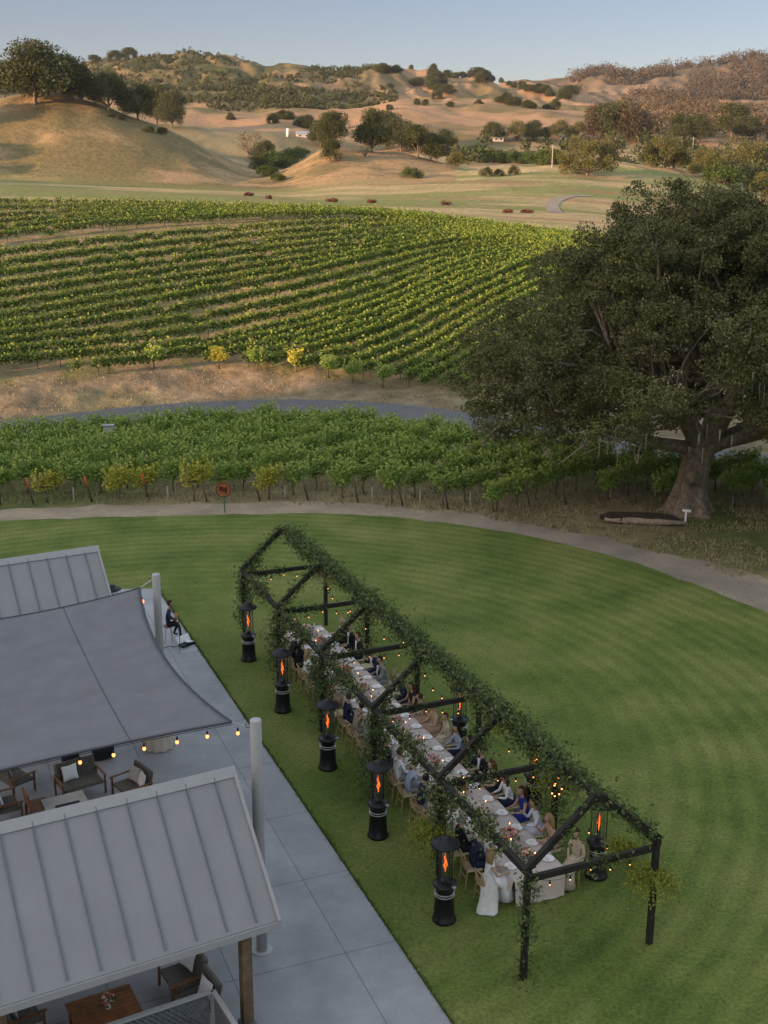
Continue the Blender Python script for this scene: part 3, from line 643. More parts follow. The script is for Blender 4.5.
KD = {
 'round': dict(n='oak_tree', nc=58, shape=(.48, .48, .42), cl=.17, nl=210, leaf=.030, zc=.5, tr=.035, mat=ML_FAR),
 'round2': dict(n='oak_tree', nc=50, shape=(.5, .5, .40), cl=.17, nl=220, leaf=.030, zc=.52, tr=.04, mat=ML_FAR),
 'wide': dict(n='oak_tree', nc=46, shape=(.85, .8, .42), cl=.21, nl=260, leaf=.032, zc=.48, tr=.045, mat=ML_PALE),
 'pale': dict(n='pale_tree', nc=28, shape=(.55, .55, .42), cl=.17, nl=210, leaf=.032, zc=.48, tr=.03, mat=ML_PALE),
 'tall': dict(n='tall_tree', nc=34, shape=(.26, .26, .46), cl=.13, nl=170, leaf=.026, zc=.48, tr=.02, mat=ML_FAR),
 'brown': dict(n='dry_tree', nc=34, shape=(.28, .28, .46), cl=.13, nl=160, leaf=.026, zc=.48, tr=.02, mat=ML_BROWN),
 'bush': dict(n='bush', nc=18, shape=(.75, .7, .42), cl=.27, nl=220, leaf=.055, zc=.42, tr=.03, mat=ML_GREEN),
 'dbush': dict(n='bush', nc=18, shape=(.75, .7, .42), cl=.27, nl=220, leaf=.055, zc=.42, tr=.03, mat=ML_FAR),
 'dry': dict(n='dry_bush', nc=14, shape=(1.2, .7, .4), cl=.4, nl=60, leaf=.16, zc=.4, tr=.03, mat=ML_RUST),
 'bare': dict(n='bare_tree', nc=24, shape=(.42, .42, .42), cl=.13, nl=22, leaf=.035, zc=.56, tr=.03, mat=ML_BROWN, lb=22),
}
PROTO = {}
def tree(kind, x, y, hpx, label, group=None, wide=1., dback=0., cat=None, ground=None):
    p = ground if ground is not None else hit(x, y)
    if dback: D = p[1]+dback; p = np.array([p[0]*D/p[1], D, 0]); p[2] = T(p[0], p[1])
    h = 1.12*hpx*p[1]*cp/F
    if kind not in PROTO: PROTO[kind] = tree_proto(KD[kind]); o = PROTO[kind]
    else: o = copy_tree(PROTO[kind])
    place(o, (p[0], p[1], p[2]-.12*h), random.uniform(0, 6.28), label, group, (h*wide, h*wide, h)); o['category'] = cat or ('bush' if 'bush' in KD[kind]['n'] else 'tree'); return o
# crest of the left hill
tree('round', 36, 104, 66, 'largest dark oak on the crest of the left hill, at the photo\'s left', wide=1.12)
tree('round2', 4, 98, 34, 'smaller oak at the left edge of the photo, left of the largest crest oak', wide=1.0)
tree('round2', 66, 100, 48, 'dark oak touching the right side of the largest crest oak', wide=.85)
tree('round', 82, 103, 38, 'third oak from the left on the left hill, its trunk showing below the crown', wide=.85)
tree('round2', 109, 111, 40, 'dark narrow oak just right of the gap on the left hill crest', wide=.85)
tree('round', 138, 119, 36, 'oak with a leaning bare trunk halfway down the left hill crest', wide=.95)
tree('round2', 157, 124, 42, 'wide dark oak near the lower end of the crest row', wide=.9)
tree('round', 172, 128, 40, 'lowest and rightmost oak of the row on the left hill', wide=.7)
for k, (x, y, h) in enumerate([(149, 132, 7), (163, 134, 8), (112, 117, 5), (122, 120, 5)]):
    tree('dbush', x, y, h, 'small dark bush below the oaks on the left hill, %s from the left' % ['third', 'fourth', 'first', 'second'][k], 'small bushes below the crest oaks')
for k, (x, y, h, w) in enumerate([(100, 75, 9, 1.3), (120, 74, 13, 1.1), (134, 75, 14, 1.1)]):
    p = None; D = 990.; p = np.array([t_of_x(x)*D, D, 0]); p[2] = T(p[0], p[1])
    tree('round2', x, y, h, 'hazy dark oak on the skyline above the crest row, %s from the left' % ['first', 'second', 'third'][k], 'skyline oaks above the left hill', w, ground=p)
for k, (t_, D) in enumerate([(-.40, 262), (-.43, 285), (-.385, 300), (-.45, 312), (-.36, 318), (-.41, 246), (-.47, 262)]):
    p = np.array([t_*D, D, 0.]); p[2] = T(p[0], p[1]); tree('round' if k % 2 else 'round2', 0, 0, 46, 'oak beyond the left edge of the photo on the slope of the left hill', 'oaks beyond the left edge', 1.1, ground=p)
# centre knoll
tree('tall', 330, 163, 30, 'narrow dark tree low on the left face of the centre knoll', wide=1.2)
tree('round2', 331, 152, 44, 'tall oak crowning the left end of the centre knoll', wide=.75)
tree('round', 321, 146, 28, 'olive tree left of the tall oak on the centre knoll', wide=.9)
tree('round', 372, 152, 46, 'tall olive oak in the middle of the centre knoll', wide=.72)
tree('round2', 386, 150, 42, 'oak just right of the tall olive oak on the knoll', wide=.8)
tree('round', 401, 152, 36, 'dark oak in the clump on the right side of the knoll', wide=.9)
tree('round2', 418, 158, 36, 'dark spreading oak second from the right end of the knoll', wide=.9)
tree('round', 436, 162, 30, 'dark oak at the right end of the knoll clump', wide=.9)
tree('bare', 365, 158, 16, 'small grey bare tree beside the dirt strip on the knoll', wide=.9)
tree('bush', 411, 178, 14, 'round green bush on the lower right slope of the knoll')
tree('bare', 251, 165, 32, 'leafless pale tree in the gully left of the knoll', wide=1.0, dback=25)
tree('round', 264, 165, 26, 'olive tree in the gully beside the leafless pale tree', wide=.9)
for k, (x, y, h, g) in enumerate([(278, 168, 22, 'bush'), (290, 163, 18, 'bush'), (299, 158, 14, 'bush'), (268, 176, 14, 'bush'), (279, 181, 10, 'bush'), (258, 170, 12, 'dbush')]):
    tree(g, x, y, h, ['bright green bush in the middle of the gully', 'green bush right of centre in the gully', 'highest green bush at the right of the gully', 'dark green bush low in the gully', 'lowest bush at the foot of the gully', 'dark bush at the left of the gully'][k], 'bushes in the gully', 1.0)
# middle valley
for k, (kd, x, y, h, w_, lb) in enumerate([
 ('pale', 456, 169, 18, .9, 'pale dry bushy tree at the right foot of the knoll'),
 ('dbush', 486, 176, 10, .9, 'low dark bush alone on the meadow, left of a pair'), ('dbush', 514, 175, 11, .7, 'low dark bush right of the pair on the meadow'), ('dbush', 499, 176, 8, 1., 'middle low bush on the meadow'),
 ('wide', 587, 176, 41, .85, 'big round olive oak alone on the meadow rise left of centre right'),
 ('round', 445, 150, 22, 1., 'dark oak behind the right end of the knoll'), ('bush', 470, 160, 20, 1.0, 'dark green bush at the left of the long valley thicket'), ('bush', 484, 162, 18, 1., 'green bush second in the long valley thicket'),
 ('bush', 497, 162, 17, 1., 'green bush third in the long valley thicket'), ('bush', 511, 163, 17, 1., 'bright green bush in the middle of the valley thicket'), ('bush', 525, 164, 17, 1., 'bright green bush right of middle in the valley thicket'), ('bush', 539, 165, 19, 1., 'bright green bush at the right end of the valley thicket'), ('bush', 553, 165, 22, .8, 'light green bush left of the big meadow oak'),
 ('round', 494, 141, 20, 1.2, 'dark brownish tree behind the farmhouse'), ('pale', 518, 141, 22, .9, 'pale green round tree beside the farmhouse'), ('round', 533, 141, 22, .9, 'dark tree between two pale trees near the farmhouse'), ('tall', 545, 141, 18, 1.2, 'slim dark tree right of the farmhouse'),
 ('pale', 560, 140, 22, 1.0, 'pale tree in the line right of the farmhouse'), ('pale', 578, 140, 20, 1.1, 'pale tree at the right of the farmhouse line'),
 ('tall', 605, 140, 48, 1.05, 'tall dark olive tree at the left of the tall grove'), ('brown', 597, 140, 42, 1., 'brown tree at the left edge of the tall grove'), ('tall', 616, 142, 50, 1.1, 'tallest tree in the middle of the tall grove'), ('brown', 628, 143, 44, 1.1, 'brownish tree right of middle in the tall grove'), ('brown', 640, 140, 34, 1.1, 'reddish brown tree at the right of the tall grove'),
 ('bush', 652, 132, 14, 1., 'green bush beside the far barn'), ('round', 682, 142, 30, .9, 'olive oak left in the pair above the green field'), ('round', 698, 143, 30, 1.0, 'wide olive oak above the green field'), ('tall', 731, 138, 44, 1.3, 'tall dark conifer standing above the oaks at right'), ('round2', 745, 140, 26, 1.0, 'grey green tree right of the tall conifer'),
 ('pale', 664, 168, 34, 1.1, 'light olive tree on the meadow edge above the big oak'), ('round', 650, 166, 22, .9, 'dark small tree left on the meadow edge'), ('round', 678, 170, 24, .9, 'dark tree right of the light olive tree on the meadow edge'),
 ('wide', 742, 182, 46, .8, 'large pale round tree at the right edge behind the big oak'), ('wide', 708, 178, 32, .75, 'broad olive tree in the thicket left of the large pale tree'), ('bush', 724, 184, 26, 1., 'green bush under the large pale tree'), ('dbush', 760, 190, 26, 1.1, 'dark bush at the right edge under the pale tree'), ('pale', 765, 200, 30, 1., 'pale tree at the right edge of the photo')]):
    tree(kd, x, y, h, lb, wide=w_)
for k, (x, y, w_) in enumerate([(249, 196, 13), (269, 199, 9), (332, 202, 16), (372, 203, 14), (446, 205, 15), (508, 213, 14), (528, 213, 17)]):
    tree('dry', x, y, 5, 'rust-red heap of dead brush on the meadow, %s from the left' % ['first', 'second', 'third', 'fourth', 'fifth', 'sixth', 'seventh'][k], 'rust-red brush heaps on the meadow', w_/13.)
# trees on the golden hills behind
hl = [(383, 72, 9), (389, 71, 9), (395, 70, 10), (412, 66, 5), (432, 88, 14), (437, 84, 14), (431, 78, 12), (434, 72, 10), (443, 85, 12), (447, 80, 11), (440, 91, 9), (436, 98, 10), (448, 92, 8), (455, 74, 8), (463, 74, 8), (470, 75, 8), (478, 76, 9), (480, 82, 9), (488, 79, 10), (493, 80, 9), (500, 81, 8), (508, 84, 8), (514, 86, 8), (522, 88, 8), (530, 90, 8), (540, 92, 9), (548, 95, 10), (560, 98, 12), (568, 98, 12), (411, 84, 7), (416, 83, 6), (384, 88, 6), (391, 86, 7), (501, 101, 12), (507, 102, 11), (515, 104, 10), (525, 106, 10), (533, 107, 10), (545, 107, 9), (556, 108, 12), (478, 102, 6), (418, 103, 6), (426, 104, 6), (452, 105, 5), (390, 108, 9), (284, 118, 14), (275, 122, 11), (296, 124, 10), (304, 126, 12), (232, 118, 11)]
ords = 'first second third fourth fifth sixth seventh eighth ninth tenth eleventh twelfth thirteenth fourteenth fifteenth sixteenth seventeenth eighteenth nineteenth twentieth'.split()
hl.sort()
for k, (x, y, h) in enumerate(hl):
    g = 'dark oaks above the gully' if x < 310 else ('dark oaks on left half of pink hills' if x < 449 else 'dark oaks on right half of pink hills')
    base = [q for q in hl if (q[0] < 310) == (x < 310) and ((q[0] < 449) == (x < 449))]; i = base.index((x, y, h)); m = len(base)
    od = (ords[i] if i < 20 else ords[m-1-i])+' from the '+('left' if i < 20 else 'right')
    tree('round2' if k % 2 else 'round', x+random.uniform(-2, 2), y+1.5, (h+1)*random.uniform(.7, 1.35), 'tiny oak, %s among %s' % (od, g), g, random.uniform(.7, 1.5)).location.z -= 1.2
# scrub and woods that read as a mass
def mass(name, n, fx, fd, hgt, mats, label, cat, leaf=1.1, per=26, keep=None):
    out = []; c = 0
    while c < n:
        D = rng.uniform(*fd); px = rng.uniform(*fx); x = t_of_x(px)*D
        if keep is not None and not keep(px, D, x): c += .15; continue
        c += 1; z = float(T(x, D)); h = hgt*rng.uniform(.5, 1.3); k = per
        q = ball_pts(k)*np.array([h*.45, h*.45, h*.5])+np.array([x, D, z+h*.5]); out.append(leafq(q, leaf, up=.5, aspect=.8))
    o = quads(name, np.concatenate(out), mats); tag(o, label, cat, kind='stuff')
mass('scrub', 3600, (60, 395), (700, 1010), 2.8, ML_FAR, 'patchy dark scrub spread over the far green-brown hill', 'scrub', .9, 26, lambda p, D, x: fbm(x/40, D/40, 4) > -.12+.5*sstep(940, 1010, D))
mass('oak_wood', 230, (225, 312), (640, 860), 7, ML_FAR, 'dark oak wood in a band across the lower far hill', 'woodland', 1.1, 110, lambda p, D, x: abs(D-(860-(p-225)*1.6)) < 36)
ML_WOOD = leafmat('far_wood_leaves', [(.05, .045, .028), (.09, .072, .047), (.16, .115, .08)], trans=0, big=.02)
mass('hill_woodland', 2600, (560, 900), (1120, 1460), 11, ML_WOOD, 'brown-grey woodland covering the far hills at the right', 'woodland', 1.5, 40, lambda p, D, x: fbm(x/90, D/90, 4) > -.05)
mass('near_woodland', 900, (560, 900), (600, 1010), 9, ML_BROWN, 'brown woodland at the foot of the far right hills', 'woodland', 1.2, 50, lambda p, D, x: fbm(x/50, D/50, 3) > (.0 if D < 800 else -.3) and p > 585+.1*(D-600))
mass('valley_trees', 150, (440, 900), (385, 560), 7.5, ML_FAR, 'olive trees crowding the valley floor at the right', 'woodland', 1.2, 110, lambda p, D, x: fbm(x/30, D/30, 3) > (.0 if p > 640 else .22))
# far buildings
MROOFG = M('grey_metal_roof', (.30, .33, .40), .5, .1); MWALLP = M('pale_wall', (.55, .50, .45), .8, .1); MWIN = M('dark_window', (.03, .035, .04), .2, .1)
def house(x, y, wpx, hpx, label, rz=0., name='farm_building'):
    p = hit(x, y); s = p[1]/(F/cp); w_ = wpx*s; h = hpx*s; r = thing(name, label, 'farm building', (p[0], p[1], p[2]-.3), rz); d = w_*.6
    mb = MB(); mb.box((0, 0, h*.3), (w_, d, h*.6)); mb.build('wall', MWALLP, r)
    mb = MB(); mb.add([(-w_*.54, -d*.58, h*.58), (w_*.54, -d*.58, h*.58), (w_*.54, 0, h), (-w_*.54, 0, h), (-w_*.54, d*.58, h*.58), (w_*.54, d*.58, h*.58)], [(0, 1, 2, 3), (3, 2, 5, 4), (0, 3, 4), (1, 5, 2), (0, 4, 5, 1)]); mb.build('roof', MROOFG, r)
    for k in (-.25, .25):
        mb = MB(); mb.box((k*w_, -d/2-.03, h*.32), (w_*.14, .06, h*.22)); mb.build('window', MWIN, r)
    return r
house(303, 137, 13, 6, 'far barn with a blue-grey roof in the gap behind the centre knoll', .15, 'barn')
house(498, 141, 10, 7, 'small pale farmhouse beside the dark brownish tree', .1); house(565, 141, 9, 7, 'small white farmhouse under the pale tree line', -.1)
house(658, 131, 14, 6, 'low grey barn above the green field at right', .1, 'barn')
p = hit(288, 137); mb = MB(); mb.lathe([(.8, 0), (.8, 3.2), (.6, 3.5), (.1, 3.7)], n=18); t_ = mb.build('water_tank', MWHITE, None, True); t_.location = tuple(p); tag(t_, 'narrow white tank standing left of the far barn', 'tank')
for k, (x, y, h, lb) in enumerate([(552, 168, 22, 'wooden utility pole left of the big round meadow oak'), (692, 160, 22, 'bare utility pole among the olive trees at right'), (763, 170, 18, 'pale pole near the right edge of the photo')]):
    p = hit(x, y); hh = h*p[1]/(F/cp); u = thing('utility_pole', lb, 'pole', p); mb = MB(); mb.tube([(0, 0, 0), (0, 0, hh)], [.16, .11], 8); mb.build('pole', MSTAKE, u); mb = MB(); mb.box((0, 0, hh*.93), (1.6, .12, .12)); mb.build('crossarm', MSTAKE, u)
# ---------------------------------------------------------------- the big oak
def big_oak():
    b = at(688, 512); bx, by = b[0], b[1]; r = thing('oak_tree', 'huge dark spreading oak with a thick forked trunk standing at right beyond the lawn', 'tree', (bx, by, 0))
    cents = []; P = []
    def dome(a, el, k):                  # outer shape
        return np.array([math.cos(a)*math.cos(el)*13.0, math.sin(a)*math.cos(el)*12.2, 4.2+math.sin(el)*12.3])*np.array([k, k, 1])*1.0
    tries = 0; cents = [np.array(q, float) for q in [(-10.4, -1, 7.6), (-11.2, 0, 8.3), (-11.5, -1.2, 7.0), (-10.4, 1, 5.8), (-8.9, -2, 5.2), (-7, -3, 4.9), (-4.9, -4, 5.0), (-7.6, 0, 12.2), (-6, 1, 13.6), (-4.2, 0, 14.8), (-9.2, 0, 10.2)]]
    while len(cents) < 330 and tries < 24000:
        tries += 1; a = rng.uniform(0, 2*math.pi); el = rng.uniform(-.12, 1.45) if rng.random() < .8 else rng.uniform(-.12, .35); k = rng.uniform(.52, 1.0); c = dome(a, el, 1)*np.array([k, k, .55+.45*k if el > .3 else 1])+np.array([.9, .3, 0])
        c[2] = max(c[2], 3.9+rng.uniform(0, 1.6))
        if c[0] < -8.5: c[2] = min(c[2], 10.6)
        if c[0] < -4: c[2] = min(c[2], 14.8+ (c[0]+4)*.75)
        if c[2] < 6.2 and abs(c[0]) < 2.6 and c[1] < -1: continue
        if all(np.linalg.norm(c-q) > 1.0 for q in cents): cents.append(c)
    bnk = []
    for i, c in enumerate(cents):
        cl = rng.uniform(1.1, 1.9)
        m = int(12+cl*6)
        for j in range(m):
            s_ = ball_pts(1, .5)[0]*cl*np.array([1, 1, .72])+c; q = ball_pts(int(rng.uniform(60, 110)), .2)*rng.uniform(.3, .6)*np.array([1, 1, .7])+s_; P.append(q)
        if rng.random() < .5: bnk.append(c)
    P = np.concatenate(P); P = P[P[:, 2] > 3.5+.235*np.maximum(0, -P[:, 1])-.1*np.maximum(0, P[:, 1])+.5*sstep(-2, -5, P[:, 0])*1.0+.5*np.sin(P[:, 0]*1.7)*np.sin(P[:, 1]*1.3)]; P = P[~((P[:, 2] < 4.9) & (np.abs(P[:, 0]-.3) < 2.2) & (P[:, 1] < 0))]
    quads('crown', leafq(P, .125, up=.6, aspect=.7), ML_OAK, r); print('oak leaves', len(P))
    mb = MB(); tr = [(0, 0, -.3), (.02, 0, .25), (.05, 0, .8), (.12, 0, 1.8), (.3, .02, 2.9), (.55, .05, 3.9)]
    vs = []; n = 28; rad = [1.55, 1.1, .86, .74, .74, .88]
    for i, (p, ra) in enumerate(zip(tr, rad)):
        for k in range(n):
            t = 2*math.pi*k/n; w = 1+(.16*math.sin(5*t+.4)+.08*math.sin(9*t))*(1.2 if i < 3 else .6)+.04*math.sin(13*t+i); vs.append((p[0]+ra*w*math.cos(t), p[1]+ra*w*math.sin(t), p[2]))
    mb.add(vs, [(i*n+k, i*n+(k+1) % n, (i+1)*n+(k+1) % n, (i+1)*n+k) for i in range(len(tr)-1) for k in range(n)])
    mb.tube([(-.15, -1.05, 2.1), (-.15, -.88, 2.1)], [.44, .40], 16)     # healed burl
    mb.tube([(-.15, -1.1, 2.1), (-.15, -.95, 2.1)], [.22, .26], 14)
    mains = []
    for (e, ra) in [((-4.5, -1.5, 7.6), .55), ((-7.5, 1, 6.6), .38), ((2.2, -1, 8.8), .6), ((6.5, 1, 8), .5), ((.5, 4, 8.5), .5), ((-2.2, -4.6, 6.8), .36), ((5, -4.5, 7), .36), ((9, -1, 6), .3)]:
        st = np.array([.45, 0, 3.4]); e = np.array(e); pts = curve_pts(st, e, .5, 9); mb.tube(pts, np.linspace(ra, ra*.45, 9), 9); mains.append((e, ra*.45, pts))
    for c in cents:
        e, ra, pts = min(mains, key=lambda q: np.linalg.norm(q[0]-c)); s_ = np.array(pts[rng.integers(5, 9)]); mb.tube(curve_pts(s_, c, .5, 6), np.linspace(ra*.45, .03, 6), 6)
        for j in range(1):
            d = c+ball_pts(1)[0]*1.5; mb.tube(curve_pts(c, d, .25, 4), [.03, .025, .018, .01], 4)
    mb.build('trunk', MBARK, r, True)
    # pale lichen hanging from bare outer limbs
    q = []; 
    for c in [(4.3, -6.4, 7.2), (4.9, -6.9, 6.2), (3.0, -7.2, 6.4), (-1.6, -7.6, 6.0), (.6, -8.6, 8.2), (-5.2, -6.2, 5.5), (2.2, -8.6, 10.5), (5.3, -5.2, 10.8)]:
        for j in range(16):
            p = np.array(c)+rng.normal(size=3)*np.array([.5, .4, .35]); L = rng.uniform(.3, .9); w_ = rng.uniform(.02, .06); a = rng.uniform(0, 3); dx, dy = math.cos(a)*w_, math.sin(a)*w_
            q.append([p+[-dx, -dy, 0], p+[dx, dy, 0], p+[dx*.3, dy*.3, -L], p+[-dx*.3, -dy*.3, -L]])
    quads('lichen', np.array(q), leafmat('grey_lichen', [(.16, .17, .12), (.28, .28, .21)], trans=.2), r, 'stuff')
    return r
big_oak()
# ---------------------------------------------------------------- patio
def concrete():
    m, nt, b = newmat('patio_concrete'); n = noise(nt, .5, 6, .6); r = ramp(nt, [(.3, (.235, .235, .25)), (.7, (.335, .335, .35))]); nt.links.new(n.outputs[0], r.inputs[0])
    g = nt.nodes.new('ShaderNodeNewGeometry'); mp = nt.nodes.new('ShaderNodeMapping'); mp.inputs['Rotation'].default_value = (0, 0, -R(28.7)+0.12); nt.links.new(g.outputs['Position'], mp.inputs[0])
    br = nt.nodes.new('ShaderNodeTexBrick'); br.offset = 0; br.inputs['Scale'].default_value = 1; br.inputs['Brick Width'].default_value = 2.6; br.inputs['Row Height'].default_value = 3.1; br.inputs['Mortar Size'].default_value = .012
    br.inputs['Color1'].default_value = (1, 1, 1, 1); br.inputs['Color2'].default_value = (.9, .9, .91, 1); br.inputs['Mortar'].default_value = (.45, .45, .45, 1); nt.links.new(mp.outputs[0], br.inputs[0])
    c = mixc(nt, 1., r.outputs[0], br.outputs[0], 'MULTIPLY'); n3 = noise(nt, 24, 5, .7); r3 = ramp(nt, [(.3, (.88, .88, .88)), (.7, (1.1, 1.1, 1.1))]); nt.links.new(n3.outputs[0], r3.inputs[0])
    c = mixc(nt, 1., c, r3.outputs[0], 'MULTIPLY'); n4 = noise(nt, 1.4, 7, .68); r4 = ramp(nt, [(.36, (.92, .91, .90)), (.56, (1.03, 1.03, 1.03))]); nt.links.new(n4.outputs[0], r4.inputs[0]); c = mixc(nt, 1., c, r4.outputs[0], 'MULTIPLY'); nt.links.new(c, b.inputs['Base Color']); b.inputs['Roughness'].default_value = .6; bump(nt, b, n3.outputs[0], .004, .4); return m
MCON = concrete()
A0 = at(157, 590); A1 = at(450, 1024); dv = (A1-A0)/np.linalg.norm(A1-A0); A2 = A1+dv*9
bn = np.array([.877, .48, 0]); bd = np.array([-.48, .877, 0])
sheet('patio', [A0[:2], A2[:2], (A2-bn*40)[:2], (A0-bn*40-np.array([0, 6, 0]))[:2], (A0-np.array([2.6, .15, 0]))[:2]], .07, MCON, thick=.2)
PZ = .07
e = dv[:2]; pn = np.array([e[1], -e[0]]); L_ = np.linalg.norm((A2-A0)[:2]); n = 9000; u = rng.uniform(0, L_, n); v = np.abs(rng.normal(size=n))*.05-.015; hh = rng.uniform(.05, .12, n)
if pn[0] < 0: pn = -pn
X = A0[0]+e[0]*u+pn[0]*v; Y = A0[1]+e[1]*u+pn[1]*v; a = rng.uniform(0, 3.14, n); dx = np.cos(a)*.012; dy = np.sin(a)*.012; lx = rng.normal(size=n)*.03; ly = rng.normal(size=n)*.03
V = np.stack([np.stack([X-dx, Y-dy, 0*X], 1), np.stack([X+dx, Y+dy, 0*X], 1), np.stack([X+lx, Y+ly, hh], 1), np.stack([X+lx-dx*.5, Y+ly-dy*.5, hh], 1)], 1)
o = quads('edge_grass', V, leafmat('lawn_blades', [(.06, .10, .02), (.10, .14, .03), (.16, .18, .05)], trans=.1)); tag(o, 'longer grass blades along the edge of the patio', 'grass', kind='stuff')
# standing-seam roofs on timber posts
MROOF = M('seamed_metal', (.25, .242, .245), .6, .06, .9, spec=.35); MCAP = M('roof_flashing', (.32, .31, .305), .5, .05); MSEAM = M('roof_seam', (.15, .165, .185), .55, .05, metal=.2); MTIM = M('dark_timber', (.075, .05, .033), .8, .4, 4, bmp=.01)
MLTIM = M('brown_timber', (.15, .095, .055), .8, .35, 4)
def pavilion(tr, label, L=16., run=2.28, rise=2.25):
    """tr: right end of the ridge (world)"""
    r = thing('roofed_pavilion', label, 'pavilion', (tr[0]-bn[0]*L/2, tr[1]-bn[1]*L/2, PZ), math.atan2(bn[1], bn[0])); zr = tr[2]-PZ
    # local x along ridge (-L/2..L/2), local y towards the far side
    for sgn in (-1, 1):
        mb = MB(); t_ = .06
        a = Vector((0, sgn*run, zr-rise)); b = Vector((0, 0, zr)); d = (b-a); ln = d.length; rot = Matrix((Vector((1, 0, 0)), d.normalized(), Vector((1, 0, 0)).cross(d.normalized()))).transposed()
        mb.box((a+b)/2, (L, ln, t_), rot); mb.build('roof_panel', MROOF, r)
        nrm = Vector((1, 0, 0)).cross(d.normalized()); nrm = nrm if nrm.z > 0 else -nrm
        k = 0; x = L/2-.42
        mb = MB()
        while x > -L/2:
            c = (a+b)/2+nrm*(t_/2+.018)+Vector((x, 0, 0)); mb.box(c, (.025, ln-.16, .036), rot); x -= .62
        mb.build('standing_seams', MSEAM, r)
        for x in (-L/2-.035, L/2+.035): mb = MB(); mb.box((a+b)/2+Vector((x, 0, -.02)), (.07, ln+.02, .17), rot); mb.build('rake_trim', MCAP, r)
        mb = MB(); mb.box((0, sgn*(run+.03), zr-rise-.07), (L+.14, .05, .15)); mb.build('gutter', MCAP, r)
    mb = MB(); 
    for sgn in (-1, 1):
        a = Vector((0, sgn*.16, zr-.16*rise/run+.075)); b = Vector((0, -.0, zr+.078)); d = (b-a).normalized(); rot = Matrix((Vector((1, 0, 0)), d, Vector((1, 0, 0)).cross(d))).transposed(); mb.box((a+b)/2, (L+.16, .24, .02), rot)
    mb.build('ridge_cap', MCAP, r)
    for sgn in (-1, 1):
        mb = MB(); mb.box((0, sgn*(run-.38), zr-rise+.08), (L-.3, .16, .2)); mb.build('eave_beam', MTIM, r)
        for x in (-L/2+.55, -L/6, L/6, L/2-.55):
            p_ = MB(); p_.box((x, sgn*(run-.38), (zr-rise+.02)/2), (.22, .22, zr-rise+.02)); p_.build('post', MLTIM, r, bevel=.012)
            h_ = MB(); h_.box((x, sgn*(run-.38), .12), (.3, .3, .22)); h_.build('post_shoe', MSEAM, r)
    for x in (-L/2+.55, -L/6, L/6, L/2-.55):
        mb = MB(); mb.box((x, 0, zr-rise+.33), (.14, 2*run-1.3, .2)); mb.build('tie_beam', MTIM, r)
    return r
pavilion(at(231, 770, 4.95), 'grey standing-seam metal roofed pavilion nearest the camera at bottom left')
pavilion(at(96, 548, 4.95), 'grey metal roofed pavilion partly behind the shade sail at left', L=14.)
# sail poles
MPOLE = M('pale_pole_paint', (.40, .39, .385), .45, .06, 2)
def mk_pole(px, py0, ytop, label):
    b = at(px, py0, PZ); hs = np.arange(2, 8, .01); h = min(hs, key=lambda q: abs(pixy((b[0], b[1], q))-ytop))
    r = thing('sail_pole', label, 'pole', b); mb = MB(); mb.lathe([(.125, .02), (.125, h-.03-PZ), (.115, h-PZ)], n=24); mb.build('shaft', MPOLE, r, True); mb = MB(); mb.lathe([(.24, 0), (.24, .03)], n=20); mb.build('base_plate', MPOLE, r)
    mb = MB(); mb.tube([(-.12, 0, h-.25), (-.2, 0, h-.25), (-.22, 0, h-.2), (-.2, 0, h-.16)], .015, 6); mb.build('eye_bolt', MSEAM, r); return np.array([b[0], b[1], h])
pt2 = mk_pole(262, 950, 720, 'tall pale metal sail pole beside the near pavilion roof')
pt1 = mk_pole(163.5, 722, 575, 'tall pale metal sail pole in front of the guitarist')
print('poles', pt1, pt2)
# shade sail
MSAIL = M('sail_fabric', (.155, .15, .16), .85, .10, 1.5); _nt = MSAIL.node_tree; _n = noise(_nt, .9, 3, .5, 'Object', (1., .25, 1.), (0, 0, .5)); bump(_nt, _nt.nodes['Principled BSDF'], _n.outputs[0], .25, .5)
_nt = MROOF.node_tree; _n = noise(_nt, 1.6, 5, .65, 'Object', (3., .35, .35)); _r = ramp(_nt, [(.3, (.965, .965, .97)), (.7, (1.03, 1.03, 1.03))]); _nt.links.new(_n.outputs[0], _r.inputs[0]); _b = _nt.nodes['Principled BSDF']; _o = _b.inputs['Base Color'].links[0].from_socket; _nt.links.new(mixc(_nt, 1., _o, _r.outputs[0], 'MULTIPLY'), _b.inputs['Base Color'])
MEDGE = M('sail_edge_webbing', (.07, .072, .085), .8, .1); MCABLE = M('steel_cable', (.35, .35, .36), .4, .1, metal=.6)
SA = at(140, 588, pt1[2]-.45); SB = at(232, 722, pt2[2]-.35); SC = at(-190, 636, 4.2); SD = at(-190, 822, 4.9)
